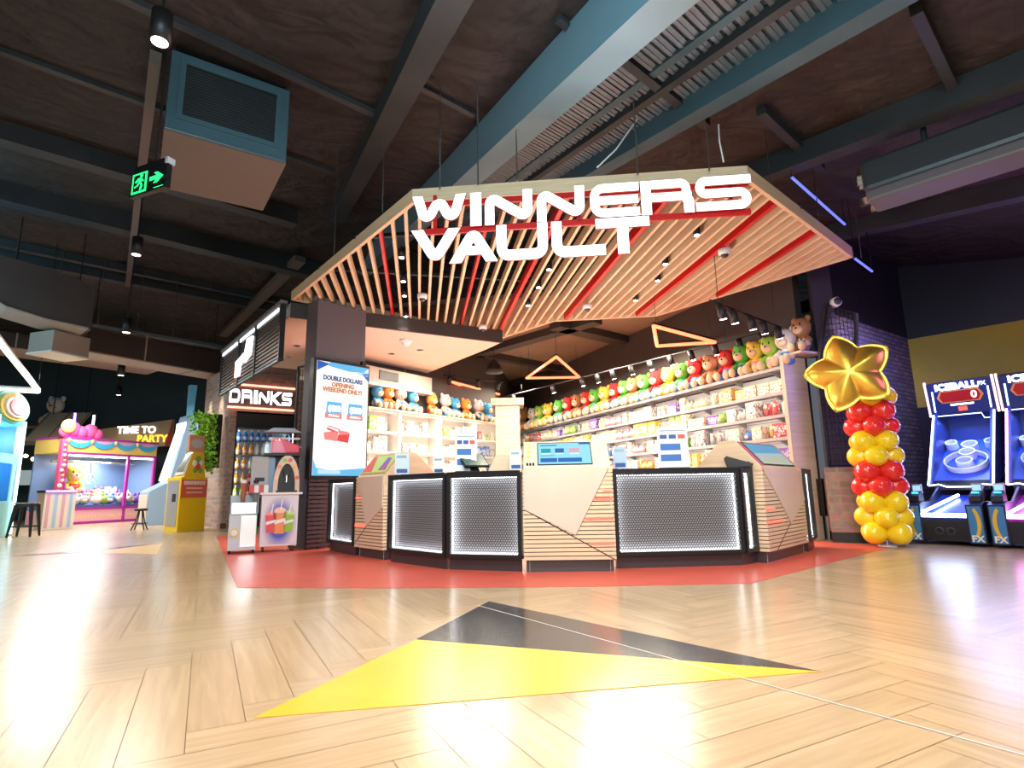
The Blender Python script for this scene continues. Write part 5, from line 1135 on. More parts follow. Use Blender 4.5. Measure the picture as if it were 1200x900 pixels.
    MB().tube([(.06, 1.03, .85), (.20, 1.0, .87), (.30, 1.02, .83), (.65, 1.02, .83), (.75, 1.0, .87), (.89, 1.03, .85)], .009, 6).build('lip_light', led((.5, .6, 1), 5), t); MB().tube([(.08, 1.83, 2.04), (.72, 1.83, 2.04), (.76, 1.8, 1.95), (.88, 1.8, 1.95)], .007, 6).build('cage_light', led((.4, .5, 1), 3), t)
    # header
    hx = Matrix.Translation((0, 1.86, 2.06)) @ Matrix.Rotation(math.radians(10), 4, 'X')
    hd_ = MB(hx).box(.0, .95, .0, .5, .0, .56).build('header', NAVY, t, bevel=.006); MB(hx).box(.05, .90, -.004, 0, .03, .53).build('header_art', mat('header_blue', (.005, .018, .07), .35), hd_)
    MB(hx).prism([(.20, .20), (.74, .20), (.80, .30), (.74, .41), (.20, .41), (.14, .30)], -.010, -.004, 'y').build('score_frame', mat('decal_orange', (.6, .25, .04), .35), hd_)
    MB(hx).prism([(.22, .215), (.72, .215), (.76, .30), (.72, .395), (.22, .395), (.18, .30)], -.014, -.01, 'y').build('score_display', mat('display_red_black', (.08, .004, .006), .2, 0, (.3, .01, .01), .5), hd_)
    r_ = (PI / 2 + math.radians(10), 0, 0); P_ = lambda x, z, y=-.016: tuple(hx @ V((x, y, z)))
    text('score', '0', .17, led((1, .35, .3), 4), hd_, P_(.67, .305), r_, bold=.003)
    text('lettering', 'ICEBALL', .15, led((.75, .9, 1), 4), hd_, P_(.44, .475), r_, sx=1.1, bold=.006); text('lettering', 'FX', .09, led((.75, .9, 1), 4), hd_, P_(.80, .475), r_)
    MB(hx).box(.32, .64, -.012, -.004, .15, .175).build('light_strip', led((1, .8, .85), 3), hd_); MB(hx).box(.42, .54, -.012, -.004, .05, .12).build('red_badge', led((.9, .05, .02), 1.5), hd_)
    for x in (-.012, .935): MB(hx).box(x, x + .027, -.03, .02, -.02, .60).build('trim_light', led((.9, .6, .55), .8), hd_)
    for x0, x1 in ((.07, .10), (.85, .88)): MB(hx).prism([(x0, .06), (x0 + .02, .06), (x1, .42), (x1 - .02, .42)], -.012, -.004, 'y').build('slash_light', led((.4, .7, 1), 3), hd_)
    mt = Matrix.Translation(V(o)) @ Matrix.Rotation(rz, 4, 'Z')
    lamp('game_lamp', 'AREA', tuple(mt @ V((.475, 1.85, 2.0))), 9, (.25, .4, 1), .5, tuple(mt @ V((.475, 1.6, 1.0)))); lamp('game_ramp_lamp', 'POINT', tuple(mt @ V((.475, .35, .85))), 2.5, cA, .1)
    return t
o = atz(1066, 637); rz = math.atan2(-.785, .62); dx = V((.62, -.785, 0))
lane(tuple(o), rz, 'blue-lit alley roller game beside the balloon column', (.55, .7, 1), (.35, .5, 1), ('blue', (.02, .04, .3)))
lane(tuple(o + dx * 1.0), rz, 'magenta-lit alley roller game cut off at the right edge', (1, .35, .95), (1, .45, .9), ('magenta', (.35, .02, .3)))
# ================================================================== LEFT: ARCADE CORNER
A0, A1 = atz(66, 616), atz(176, 609.5); ar = yaw(A0, A1); AW = (A1 - A0).length; AH = zup(A0, 513)
MAG = mat('magenta_frame', (.42, .03, .32), .35); PINK = mat('candy_pink', (.85, .45, .55), .4); SKY = mat('swag_blue', (.06, .42, .75), .4); BUT = mat('butter_yellow', (.88, .66, .16), .4)
cm = thing('claw_machine', 'huge pink and purple claw machine full of plush in left arcade', 'claw machine', tuple(A0), ar); CD = 1.6
MB().box(0, AW, 0, CD, .02, AH * .165).build('base', PINK, cm); MB().box(0, AW, -.02, 0, 0, AH * .03).build('kick_trim', MAG, cm); MB().box(0, AW, -.03, 0, AH * .165, AH * .19).build('sill', MAG, cm)
mb = MB()
for k in range(28): mb.box(AW * k / 28 + .02, AW * (k + .6) / 28, -.006, 0, AH * .07, AH * .10)
mb.build('base_frieze', BUT, cm)
MB().box(0, AW, 0, CD, AH * .83, AH).build('canopy_box', BUT, cm); MB().box(0, AW, -.03, 0, AH * .815, AH * .84).build('canopy_trim', MAG, cm); MB().box(-.02, AW + .02, -.05, CD, AH, AH * 1.02).build('canopy_lid', MAG, cm); MB().box(0, AW, -.012, 0, AH * .93, AH).build('valance', mat('valance_pink', (.80, .40, .62), .4), cm)
for k in range(4):
    x0, x1 = AW * k / 4 + .03, AW * (k + 1) / 4 - .03; c_ = (x0 + x1) / 2; w_ = (x1 - x0) / 2
    MB().prism([(c_ + w_ * math.cos(a), AH * .975 + AH * .085 * math.sin(a)) for a in [PI + PI * j / 14 for j in range(15)]] + [(c_ + w_ * .75 * math.cos(a), AH * .985 + AH * .035 * math.sin(a)) for a in [2 * PI - PI * j / 10 for j in range(11)]], -.04, -.012, 'y').build('swag', SKY, cm)
    MB().ball((x0 - .03 if k else .05, -.04, AH * .975), (.06, .04, .08), 10, 7).build('swag_knot', BUT, cm, True)
for x in (0, AW * .655, AW - .09): MB().box(x, x + .09, -.03, .06, .02, AH * .82).build('post', MAG, cm)
pm = MB().box(-.16, .03, -.06, .12, 0, AH * .98).build('flower_pillar', mat('pillar_rose', (.72, .10, .25), .4), cm, bevel=.02); rnd = random.Random(4)
for k in range(16):
    MB().ball((-.07 + rnd.uniform(-.05, .05), -.065, .12 + k * AH * .058), rnd.uniform(.04, .075), 8, 6).build('flower', (BUT, mat('candy_white', (.85, .75, .8), .4), PINK)[k % 3], pm, True)
MB().box(.09, AW - .09, .0, .012, AH * .19, AH * .815).build('pane', glass('claw_glass'), cm)
MB().box(0, AW, CD - .05, CD, AH * .165, AH * .83).build('back_panel', mat('claw_back', (.16, .26, .46), .35), cm); MB().box(.1, AW - .1, .03, .08, AH * .79, AH * .81).build('light_tube', glow('claw_tube', (.75, .8, 1), 4), cm)
MB().box(.05, AW - .05, .1, CD - .05, AH * .165, AH * .22).build('prize_deck', mat('deck_blue', (.1, .15, .35), .5), cm)
MB().box(AW - .04, AW, .06, CD, AH * .19, AH * .83).build('side_panel', mat('claw_back', (.16, .26, .46), .35), cm); MB().box(0, .012, .06, CD - .05, AH * .19, AH * .83).build('side_pane', glass('claw_glass'), cm)
g = MB().tube([(.15, .9, AH * .74), (AW - .15, .9, AH * .74)], .04, 8).build('gantry', CHROME, cm); MB().tube([(AW * .45, .9, AH * .74), (AW * .45, .9, AH * .6)], .015, 6).build('cable', BLACK, g)
for k in range(3): a = 2 * PI * k / 3; MB().tube([(AW * .45, .9, AH * .6), (AW * .45 + .16 * math.cos(a), .9 + .16 * math.sin(a), AH * .55), (AW * .45 + .05 * math.cos(a), .9 + .05 * math.sin(a), AH * .48)], .018, 6).build('claw_finger', CHROME, g)
tp = MB(); 
for (x, z, r) in ((.25, .28, .27), (.55, .20, .22), (.85, .26, .26), (1.1, .16, .2), (.0, .18, .2)): tp.ball((x, .15, AH * 1.02 + z - .02), (r, .12, r), 14, 9)
tp.build('cloud_topper', mat('cloud_pink', (.75, .10, .30), .4), cm, True); MB().ball((.02, .03, AH * 1.02 + .34), (.24, .10, .24), 14, 9).build('sun_topper', BUT, cm, True)
for x, c in ((.35, (.45, .2, 1)), (1.0, (.7, .9, .8))): MB().tube([(x, .3, AH * 1.02), (x, .3, AH * 1.02 + .85)], .04, 8).build('flag_light', glow('flag_%d' % (x * 100), c, 1.5), cm)
cmx = Matrix.Translation(A0) @ Matrix.Rotation(ar, 4, 'Z'); rnd = random.Random(9)
lamp('claw_lamp', 'AREA', tuple(cmx @ V((AW * .5, .7, AH * .78))), 80, (1, .95, .95), 1.2, tuple(cmx @ V((AW * .5, .7, 0))))
kk = 0
for row in range(3):
    for k in range(9 - row):
        x = .35 + (AW - .75) * (k + .5 * row) / 8.2 + rnd.uniform(-.05, .05)
        if row == 2 and abs(x - AW * .33) < .75: continue
        p = cmx @ V((x, .45 + row * .36, AH * .222 + row * .12)); ci = rnd.choice((0, 7, 5, 9, 8, 1, 4, 6))
        t = put_pack('ball', ci, tuple(p), ar + rnd.uniform(-.6, .6), .42, .36, .40, f'{nth(k)} {PK[ci][0]} prize from left, {("front", "middle", "back")[row]} row inside the claw machine', 'plush prizes in the claw machine'); kk += 1
p = cmx @ V((AW * .33, 1.15, AH * .34)); put_bear('yellow', 'red', tuple(p), ar - .3, 1.1, 'big yellow bear in red shirt high inside the claw machine', 'large bears in the claw machine')
p = cmx @ V((AW * .33, 1.15, AH * .222)); t = thing('prize_block', 'blue block under the yellow bear inside the claw machine', 'block', tuple(p), ar); MB().box(-.35, .35, -.2, .3, 0, AH * .116).build('block', mat('block_blue', (.15, .25, .7), .4), t, bevel=.02)
# TIME TO PARTY board
q0, q1 = atY(112, 530, 24.3), atY(197, 530, 24.3)
t = thing('board_sign', 'beige wedge sign reading TIME TO PARTY above the claw machine', 'sign', (q0.x, 24.3, zup(q0, 524)), 0.05); w_ = q1.x - q0.x
MB().prism([(0, 0), (w_, 0), (w_, 1.15), (0, .75)], 0, .15, 'y').build('board', mat('board_beige', (.6, .42, .25), .6), t); MB().prism([(w_ * .92, 0), (w_, 0), (w_, 1.15)], -.03, 0, 'y').build('red_edge', mat('red_edge', (.5, .03, .02), .5), t)
text('lettering', 'TIME TO', .42, glow('time_white', (1, .98, .95), 1), t, (w_ * .52, -.02, .70), bold=.012); text('lettering', 'PARTY', .42, glow('time_yellow', (1, .65, .05), .8), t, (w_ * .74, -.02, .32), bold=.012)
# yellow photo booth machine
Pc, Pr, Pl = atz(207, 624), atz(239, 621), atz(191, 622.7)
yr = yaw(Pc, Pr); yw = (Pr - Pc).length; Y_ = lambda y: zup(Pc, y); h1, h2, h3 = Y_(559), Y_(528), Y_(508)
lx = Pl - Pc; R_ = Matrix.Rotation(-yr, 3, 'Z'); lx = R_ @ lx
YM = mat('machine_yellow', (.88, .58, .01), .35)
t = thing('candy_machine', 'bright yellow game cabinet with red label beside the brick corner', 'arcade game', tuple(Pc), yr)
pl_ = [(0, 0), (yw, 0), (yw + lx.x * .8, max(.5, lx.y * .8)), (lx.x, lx.y)]
MB().prism(pl_, 0, h1).build('lower_cabinet', YM, t, bevel=.008)
f_ = lambda s, z, o=.01: V((lx.x * s, lx.y * s, z)) + V((-lx.y, lx.x, 0)).normalized() * 0
nl = V((-lx.y, lx.x, 0)).normalized(); nl = nl if nl.x < 0 else -nl
def side_quad(name, s0, s1, za, zb, m, off=.012):
    a, b = V((lx.x * s0, lx.y * s0, 0)) , V((lx.x * s1, lx.y * s1, 0)); MB().prism([tuple(q[:2]) for q in (a, b, b + nl * off, a + nl * off)], za, zb).build(name, m, t)
side_quad('service_door', .12, .88, .14, h1 - .08, mat('door_grey', (.42, .42, .42), .35, .3)); side_quad('coin_slot', .25, .5, .75, .95, BLACK, .02)
a = V((0, 0, 0)); vs = []
up_pl = [V((yw * .12, .03, 0)), V((yw * .92, .03, 0)), V((yw * .92 + lx.x * .6, lx.y * .6, 0)), V((lx.x * .8 + .1, lx.y * .8, 0))]; tp_pl = [V((yw * .42, .05, 0)), V((yw * .84, .05, 0)), V((yw * .84 + lx.x * .5, lx.y * .5, 0)), V((yw * .42 + lx.x * .5, lx.y * .5, 0))]
mb = MB(); mb.add([q + V((0, 0, h1)) for q in up_pl] + [q + V((0, 0, h2)) for q in tp_pl], [(3, 2, 1, 0), (4, 5, 6, 7), (0, 1, 5, 4), (1, 2, 6, 5), (2, 3, 7, 6), (3, 0, 4, 7)]); mb.build('upper_cabinet', YM, t, bevel=.008)
def upq(name, u0, u1, v0, v1, m, off):
    c = []
    for u, v in ((u0, v0), (u1, v0), (u1, v1), (u0, v1)):
        lo = up_pl[3].lerp(up_pl[0], u) + V((0, 0, h1)); hi = tp_pl[3].lerp(tp_pl[0], u) + V((0, 0, h2)); c.append(lo.lerp(hi, v))
    nn = (c[1] - c[0]).cross(c[3] - c[0]).normalized()
    if nn.x > 0: nn = -nn
    MB().add([q for q in c] + [q + nn * off for q in c], [(3, 2, 1, 0), (4, 5, 6, 7), (0, 1, 5, 4), (1, 2, 6, 5), (2, 3, 7, 6), (3, 0, 4, 7)]).build(name, m, t)
upq('screen_bezel', .05, .95, .08, .92, mat('bezel_silver', (.6, .6, .62), .3), .03); upq('screen', .15, .85, .2, .85, screen('photo_screen', (.14, .17, .14), .8), .045)
MB().box(yw * .02, yw * .98, -.012, 0, h1 * .62, h1 - .06).build('label_panel', mat('label_red', (.70, .12, .06), .4), t)
mb = MB()
for k in range(7): mb.prism([(yw * (.10 + k * .115), h1 * .86), (yw * (.19 + k * .115), h1 * .86), (yw * (.20 + k * .115), h1 * .93), (yw * (.09 + k * .115), h1 * .93)], -.018, -.012, 'y')
mb.build('printed_letters', mat('letter_cream', (.8, .72, .65), .4), t)
for z in (.70, .78): MB().box(yw * .2, yw * .8, -.018, -.012, h1 * z, h1 * (z + .03)).build('printed_line', mat('letter_peach', (.85, .5, .4), .4), t)
zc = (h1 + h2) / 2
for dx_, dz, r, c in ((0, .0, .11, (.7, .06, .04)), (-.1, .08, .09, (.85, .8, .75)), (.1, .1, .09, (.85, .8, .75)), (0, .18, .10, (.15, .4, .06)), (-.09, -.1, .07, (.15, .4, .06)), (.1, -.1, .07, (.15, .4, .06))): MB().ball((yw * .60 + dx_, .03, zc + dz - .05), (r, .025, r), 12, 8).build('berry_print', mat('berry_%d%d' % (c[0] * 99, c[1] * 99), c, .4), t, True)
MB().box(yw * .28, yw * .86, .08, .16, h2, h3).build('topper', mat('topper_peach', (.72, .35, .22), .4), t, bevel=.01); MB().prism([(yw * .57 + yw * .22 * math.cos(a), (h2 + h3) / 2 + .12 * math.sin(a)) for a in [2 * PI * k / 20 for k in range(20)]], .072, .08, 'y').build('topper_badge', mat('badge_grey', (.6, .6, .62), .4), t)
# blue-white racing cabinet
q0, q1 = atz(170, 616), atz(193, 618); rz = yaw(q0, q1); w_ = .95
t = thing('racing_cabinet', 'pale blue video game cabinet with white light bars beside the yellow machine', 'arcade game', (q0.x - .75, q0.y + .75, 0), rz)
MB().prism([(0, 0), (1.3, 0), (1.3, 3.6), (1.0, 3.6), (.55, 1.35), (0, 1.05)], 0, w_, 'x').build('cabinet', mat('cab_blue', (.30, .45, .65), .35), t, bevel=.01); MB().box(.06, w_ - .06, -.03, 0, .08, .95).build('front_box', mat('front_cream', (.72, .64, .55), .4), t, bevel=.01)
for k in range(4):
    x = .12 + k * .215; MB().tube([(x, .5, 1.40), (x + .05, .90, 3.2)], .024, 8).build('light_bar', glow('bar_ice', (.85, .95, 1), .9), t, True)
for k in range(5): MB().tube([(.06 + k * .19, .9, 2.75), (.12 + k * .19, .9, 3.35)], .03, 8).build('marquee_light', glow('bar_ice', (.85, .95, 1), 1.2), t, True)
MB().prism([(.9, 3.5), (w_, 3.5), (w_ + .15, 4.6), (w_ - .12, 4.6)], .9, 1.1, 'y').build('fin', mat('fin_sky', (.15, .5, .8), .4), t)
# stools
def stool(px, py, ytop, label, round_=False):
    q = atz(px, py); h = zup(q, ytop); t = thing('bar_stool', label, 'stool', tuple(q), .3, 'stools in the arcade'); s = h / .75; R = .18 * s
    if round_: MB().lathe([(R * .3, h - .07), (R * 1.1, h - .06), (R * 1.2, h - .03), (R * 1.1, h)], n=20).build('seat', DARK, t, True)
    else: MB().box(-R, R, -R, R, h - .04, h).build('seat', mat('stool_timber', (.14, .08, .05), .4), t, bevel=.02); MB().box(-R * .9, R * .9, -R * .9, R * .9, h - .1, h - .04).build('seat_frame', DARK, t, bevel=.01)
    for sx in (-1, 1):
        for sy in (-1, 1):
            if round_: MB().tube([(R * .3 * sx, R * .3 * sy, h - .06), (R * .6 * sx, R * .6 * sy, h * .4), (R * 1.15 * sx, R * 1.15 * sy, 0)], .022 * s, 6).build('leg', BLACK, t)
            else: MB().tube([(R * .8 * sx, R * .8 * sy, h - .05), (R * 1.2 * sx, R * 1.2 * sy, 0)], [.05 * s, .025 * s], 4).build('leg', BLACK, t)
    zz = h * .3; rr = R * 1.08
    MB().tube([(rr, rr, zz), (-rr, rr, zz), (-rr, -rr, zz), (rr, -rr, zz)], .015 * s, 6, True).build('foot_rail', BLACK, t)
stool(27, 629, 589, 'square-topped dark bar stool at the far left edge'); stool(163, 621, 596, 'low round black stool in front of the claw machine', True)
# ocean themed redemption machine at the left edge
q0, q1 = atz(-26, 634), atz(10, 628); rz = yaw(q0, q1); w_ = (q1 - q0).length; H1 = zup(q1, 495)
t = thing('redemption_game', 'blue glass-fronted game with oval sign cut off at left edge', 'arcade game', tuple(q0), rz)
TEAL = mat('teal_trim', (.12, .55, .55), .35)
MB().box(0, w_, 0, 1.1, 0, H1 * .3).build('base', mat('base_aqua', (.25, .55, .55), .4), t, bevel=.01); MB().box(.0, w_, 1.0, 1.1, H1 * .3, H1).build('back', screen('sea_backdrop', (.05, .30, .72), 1.0), t); MB().box(0, w_, 0, 1.1, H1 * .95, H1).build('roof', TEAL, t)
for x in (0, w_ - .1): MB().box(x, x + .1, -.02, .1, H1 * .3, H1).build('post', mat('post_silver', (.6, .65, .7), .3, .5), t); MB().tube([(x + .05, -.04, .05), (x + .05, -.04, H1)], .03, 6).build('edge_light', led((.5, .95, 1), 2.5), t)
MB().box(.1, w_ - .1, .0, .012, H1 * .3, H1 * .95).build('pane', glass('game_glass'), t)
for x in (.0, w_ - .04): MB().box(x, x + .04, .1, 1.0, H1 * .3, H1 * .95).build('side_panel', mat('sea_side', (.04, .22, .5), .4), t)
for k, (x, z, c) in enumerate(((.3, .75, (.9, .5, .2)), (.6, .62, (.1, .3, .7)), (.45, .5, (.1, .6, .8)), (.75, .42, (.2, .5, .9)), (.25, .38, (.5, .8, .9)))): MB().ball((w_ * x, .7, H1 * z), (w_ * .2, .2, H1 * .07), 12, 8).build('sea_prize', led(c, .6), t, True)
MB().box(w_ * .25, w_ * .95, -.03, -.01, H1 * .62, H1 * .70).build('title_panel', led((.15, .4, .9), .9), t)
for sx, m_, y in ((.62, TEAL, -.02), (.52, BUT, -.06), (.40, mat('oval_white', (.8, .85, .85), .4), -.10), (.30, PINK, -.13)): MB().prism([(w_ * .5 + w_ * sx * math.cos(a), H1 + .28 + .62 * sx * math.sin(a)) for a in [2 * PI * k / 28 for k in range(28)]], y, y + .05, 'y').build('oval_sign', m_, t)
lamp('game_lamp', 'POINT', tuple(Matrix.Translation(q0) @ Matrix.Rotation(rz, 4, 'Z') @ V((w_ * .5, .5, H1 * .85))), 40, (.5, .8, 1), .2)
# striped cabinet, tv, awning behind
q = atz(50, 622); t = thing('striped_cabinet', 'white and pink striped cabinet left of the claw machine', 'cabinet', (q.x - .3, q.y + .3, 0), .9); hh = zup(q, 577)
MB().box(0, .75, 0, .8, 0, hh).build('body', mat('stripe_cream', (.75, .66, .6), .4), t)
for k in range(4): MB().box(.05 + k * .18, .13 + k * .18, -.008, 0, .05, hh - .05).build('stripe', (mat('stripe_rose', (.65, .35, .4), .4), mat('stripe_sky', (.35, .5, .7), .4))[k % 2], t)
MB().box(-.02, .77, -.04, .85, hh, hh + .06).build('top', BLACK, t); MB().tube([(0, -.05, hh + .03), (.75, -.05, hh + .03)], .025, 6).build('edge_light', led((.3, .1, 1), 3), t)
q0 = atY(22, 575, 24.5); q1 = atY(48, 575, 24.5); zt_, zb_ = atY(30, 550, 24.5).z, atY(30, 570, 24.5).z
t = thing('television', 'pale wall television behind the striped cabinet', 'television', (q0.x, 24.3, zb_), .02); MB().box(0, q1.x - q0.x, 0, .08, 0, zt_ - zb_).build('casing', BLACK, t); MB().box(.05, q1.x - q0.x - .05, -.006, 0, .05, zt_ - zb_ - .05).build('screen', screen('tv_grey', (.35, .42, .42), .8), t)
q2 = atY(53, 565, 24.4); t = thing('poster', 'small coloured poster right of the wall television', 'poster', (q2.x, 24.3, zb_), .02); MB().box(0, .5, 0, .03, 0, .75).build('sheet', mat('poster_cream', (.75, .7, .6), .5), t)
for k, c in enumerate(((.7, .2, .1), (.2, .5, .2), (.8, .5, .1))): MB().box(.05, .45, -.006, 0, .08 + k * .22, .24 + k * .22).build('poster_band', mat('poster_%d' % k, c, .5), t)
a_, b_ = atY(26, 520, 22.5), atY(76, 520, 22.5); zt_ = atY(50, 492, 22.5).z
t = thing('awning', 'cream angled awning hung above the television in left arcade', 'awning', (a_.x, 22.5, a_.z), .03); aw = b_.x - a_.x
MB().prism([(0, 0), (1.2, 1.3), (1.2, 1.38), (0, .08)], 0, aw, 'x').build('fabric', mat('awning_cream', (.72, .56, .38), .7), t)
for k in range(3): MB().tube([(aw * k / 2, 0, .06), (aw * k / 2, 1.2, 1.4)], .03, 6).build('rib', mat('awning_rib', (.3, .2, .12), .6), t)
for k in range(2): MB().tube([(aw * (k * .8 + .1), 1.15, 1.3), (aw * (k * .8 + .1), 1.15, 7.2 - a_.z)], .02, 6).build('hanger_rod', BLACK, t)
MB().box(0, aw, -.02, .02, -.06, .09).build('edge_bar', mat('awning_rib', (.3, .2, .12), .6), t)
fl_ = thing('festoon_lights', 'string of warm bulbs sagging under the cream awning', 'string lights', (a_.x, 22.50, a_.z + .02), .03)
XS = (0.0, .12, .3, .45, .62, .75, .9, 1.0); ZS = (.0, -.42, -.55, -.45, -.57, -.45, -.5, .0)
MB().tube([(aw * x, 0, z) for x, z in zip(XS, ZS)], .015, 5).build('cord', BLACK, fl_)
for x, z in list(zip(XS, ZS))[1:-1]: MB().ball((aw * x, 0, z - .08), .075, 10, 7).build('bulb', glow('festoon', (1, .75, .3), 6), fl_, True)
p = atY(49, 489, 23.6); put_bear('white', 'navy', (p.x, 24.3, p.z - .3), .1, 1.3, 'white bear in navy shirt high above the cream awning', 'bears above the awning')
t = thing('ledge', 'dark ledge under the white bear above the cream awning', 'ledge', (p.x, 24.5, p.z - .34), 0.); MB().box(-1.1, 1.1, -.5, .3, -.06, .035).build('board', mat('awning_rib', (.3, .2, .12), .6), t); MB().box(-1.0, 1.0, .2, .3, -.4, -.06).build('bracket', BLACK, t)
# ================================================================== HANGING CEILING SERVICES
zb_ = 5.0
P4 = [atz(*p, zb_) for p in ((192, 152), (335, 193), (308, 247), (185, 219))]
c = sum(P4, V((0, 0, 0))) / 4
t = thing('ventilation_box', 'large boxy ventilation plenum with dark grille hung at upper left', 'vent', tuple(c), 0)
L4 = [p - c for p in P4]; HT = 1.05
MB().prism([tuple(p[:2]) for p in L4], .03, HT).build('plenum', STEEL, t, bevel=.01); MB().prism([tuple((p * 1.0)[:2]) for p in L4], 0, .03).build('bottom_panel', mat('plenum_tan', (.13, .105, .09), .6), t)
d = (L4[1] - L4[0]).normalized(); nn = V((d.y, -d.x, 0)); LW = (L4[1] - L4[0]).length; xf = Matrix((d, -nn, V((0, 0, 1)))).transposed().to_4x4(); xf.translation = L4[0]
fr_ = MB(xf); fr_.box(.10, LW - .10, -.03, 0, .18, .24); fr_.box(.10, LW - .10, -.03, 0, HT - .14, HT - .08); fr_.box(.10, .16, -.03, 0, .24, HT - .14); fr_.box(LW - .16, LW - .10, -.03, 0, .24, HT - .14); fr_.build('grille_frame', STEEL, t)
MB(xf).box(.16, LW - .16, -.012, 0, .24, HT - .14).build('grille_back', BLACK, t); mb = MB(xf)
for k in range(18): mb.box(.16, LW - .16, -.024, -.012, .26 + k * (HT - .42) / 18, .272 + k * (HT - .42) / 18)
mb.build('grille_louvre', DSTEEL, t)
for p in L4[:2] + L4[2:]: q = p * .92; MB().tube([q + V((0, 0, HT)), q + V((0, 0, max(HT + .1, min(z_roof(c.x + q.x, c.y + q.y), ZF) - zb_)))], .012, 6).build('hanger_rod', DARK, t)
# exit sign
e0 = atY(151, 232, 5.9); e1 = atz(193.5, 218.5, e0.z); rz = yaw(e0, e1); w_ = (V((e1.x, e1.y)) - V((e0.x, e0.y))).length; zt_, zb_ = atY(152, 204.5, 5.9).z, e0.z
t = thing('exit_sign', 'green illuminated running-man exit sign with arrow hung upper left', 'exit sign', (e0.x, e0.y, zb_), rz); h_ = zt_ - zb_
MB().box(0, w_, .0, .06, 0, h_).build('case', BLACK, t, bevel=.004); MB().box(w_ * .1, w_ * 1.02, -.01, .07, h_, h_ + .06).build('top_housing', BLACK, t); MB().box(w_ * .96, w_ * 1.03, -.015, .075, h_ - .005, h_ + .062).build('end_cap', mat('cap_pale', (.6, .65, .75), .4), t)
GR = glow('exit_green', (.03, 1, .25), .6); EX = lambda pts, m=GR, y=-.004, n='pictogram': MB().prism([(x * w_, z * h_) for x, z in pts], y, y + .004, 'y').build(n, m, t)
EX([(.06, .08), (.47, .08), (.47, .92), (.06, .92)]); K_ = BLACK
EX([(.11, .16), (.42, .16), (.42, .84), (.11, .84)], K_, -.007, 'door_opening')
for pts in ([(.25, .50), (.33, .50), (.35, .70), (.24, .70)], [(.15, .56), (.24, .70), (.27, .66), (.19, .50)], [(.33, .66), (.40, .56), (.38, .50), (.31, .60)], [(.25, .50), (.30, .50), (.24, .36), (.16, .30), (.14, .36), (.21, .40)], [(.28, .52), (.33, .50), (.38, .36), (.34, .18), (.29, .18), (.32, .36)]): EX(pts, GR, -.010, 'runner')
EX([(.33 + .045 * math.cos(a), .77 + .06 * math.sin(a)) for a in [2 * PI * k / 12 for k in range(12)]], GR, -.010, 'runner_head')
EX([(.55, .44), (.74, .44), (.66, .30), (.76, .30), (.92, .52), (.76, .74), (.66, .74), (.74, .60), (.55, .60)], GR, -.004, 'arrow'); EX([(.68, .09), (.94, .09), (.94, .11), (.68, .11)], GR, -.004, 'printed_line')
MB().tube([(w_ * .6, .03, h_ + .06), (w_ * .6, .03, min(z_roof(e0.x, e0.y), ZF) - zb_)], .012, 6).build('hanger_rod', BLACK, t)
# tube spotlights on poles
for px, py, Y, r, hh, lb in ((187, 50, 4.4, .085, .30, 'large black tube spotlight hanging at upper left beside plenum'), (159.5, 299, 9.3, .085, .32, 'black tube spotlight hanging below the exit sign'), (148, 390, 13.5, .10, .36, 'black tube spotlight hanging above the brown duct'), (141.5, 440, 17.5, .10, .36, 'small black tube spotlight hanging furthest over the arcade'), (139, 463, 23.5, .10, .36, 'tiny tube spotlight hanging just above the claw machine')):
    p = atY(px, py, Y); t = thing('tube_spotlight', lb, 'spotlight', tuple(p), group='tube spotlights on the left')
    MB().lathe([(r * .8, .01), (r, 0), (r, hh), (.02, hh + .01)], n=20).build('housing', BLACK, t, True); MB().cyl((0, 0, .003), r * .78, .01, 18).build('lens', glow('tube_lens', (1, .95, .88), 3.5), t)
    MB().tube([(0, 0, hh), (0, 0, min(z_roof(p.x, p.y), ZF) - p.z)], .015, 6).build('pole', BLACK, t); lamp('tube_beam', 'SPOT', tuple(p - V((0, 0, .03))), 60, NEUT, .05, (p.x, p.y, 0), 70)
# ducts left
BRN = mat('duct_brown', (.05, .034, .03), .5, vary=(2, .1)); TAN = mat('duct_tan', (.34, .27, .23), .6)
def duct(pa, pb, z, w_, h_, label, bend=None):
    a, b = atz(*pa, z), atz(*pb, z); L = (b - a).length; t = thing('air_duct', label, 'duct', tuple(a), yaw(a, b), 'ceiling ducts')
    MB().box(0, L, 0, w_, .04, h_).build('duct_body', BRN, t, bevel=.01); MB().box(-.01, L + .01, -.02, w_ + .02, 0, .04).build('bottom_flange', TAN, t)
    for k in range(1, int(L / 1.5) + 1): MB().box(k * 1.5 - .02, k * 1.5 + .02, -.03, w_ + .03, -.005, h_ + .015).build('joint_flange', TAN if k % 2 else BRN, t)
    for f in (.08, .92): MB().tube([(L * f, w_ / 2, h_), (L * f, w_ / 2, ZF - z)], .012, 6).build('hanger_rod', DARK, t)
    return t
duct((100, 412), (270, 442), 4.7, .9, .75, 'long brown duct with pale underside running to the drinks nook')
duct((-60, 398), (190, 433), 5.5, 1.4, .5, 'broad grey duct furthest back above the arcade')
a = atz(-30, 362, 4.9); b = atz(105, 384, 4.9); L = (b - a).length
t = thing('air_duct', 'bulging brown duct end with curved pale underside at left edge', 'duct', (a.x, a.y, 4.9), yaw(a, b), 'ceiling ducts')
MB().prism([(0, .45), (L * .25, .18), (L * .6, .05), (L, .0), (L, 1.05), (L * .6, 1.25), (0, 1.35)], .04, .95, 'y').build('duct_body', BRN, t)
MB().prism([(0, .41), (L * .25, .14), (L * .6, .01), (L, -.04), (L, .0), (L * .6, .05), (L * .25, .18), (0, .45)], .0, 1.0, 'y').build('underside', TAN, t); MB().box(L - .02, L + .03, -.02, 1.0, -.05, 1.08).build('end_flange', BRN, t)
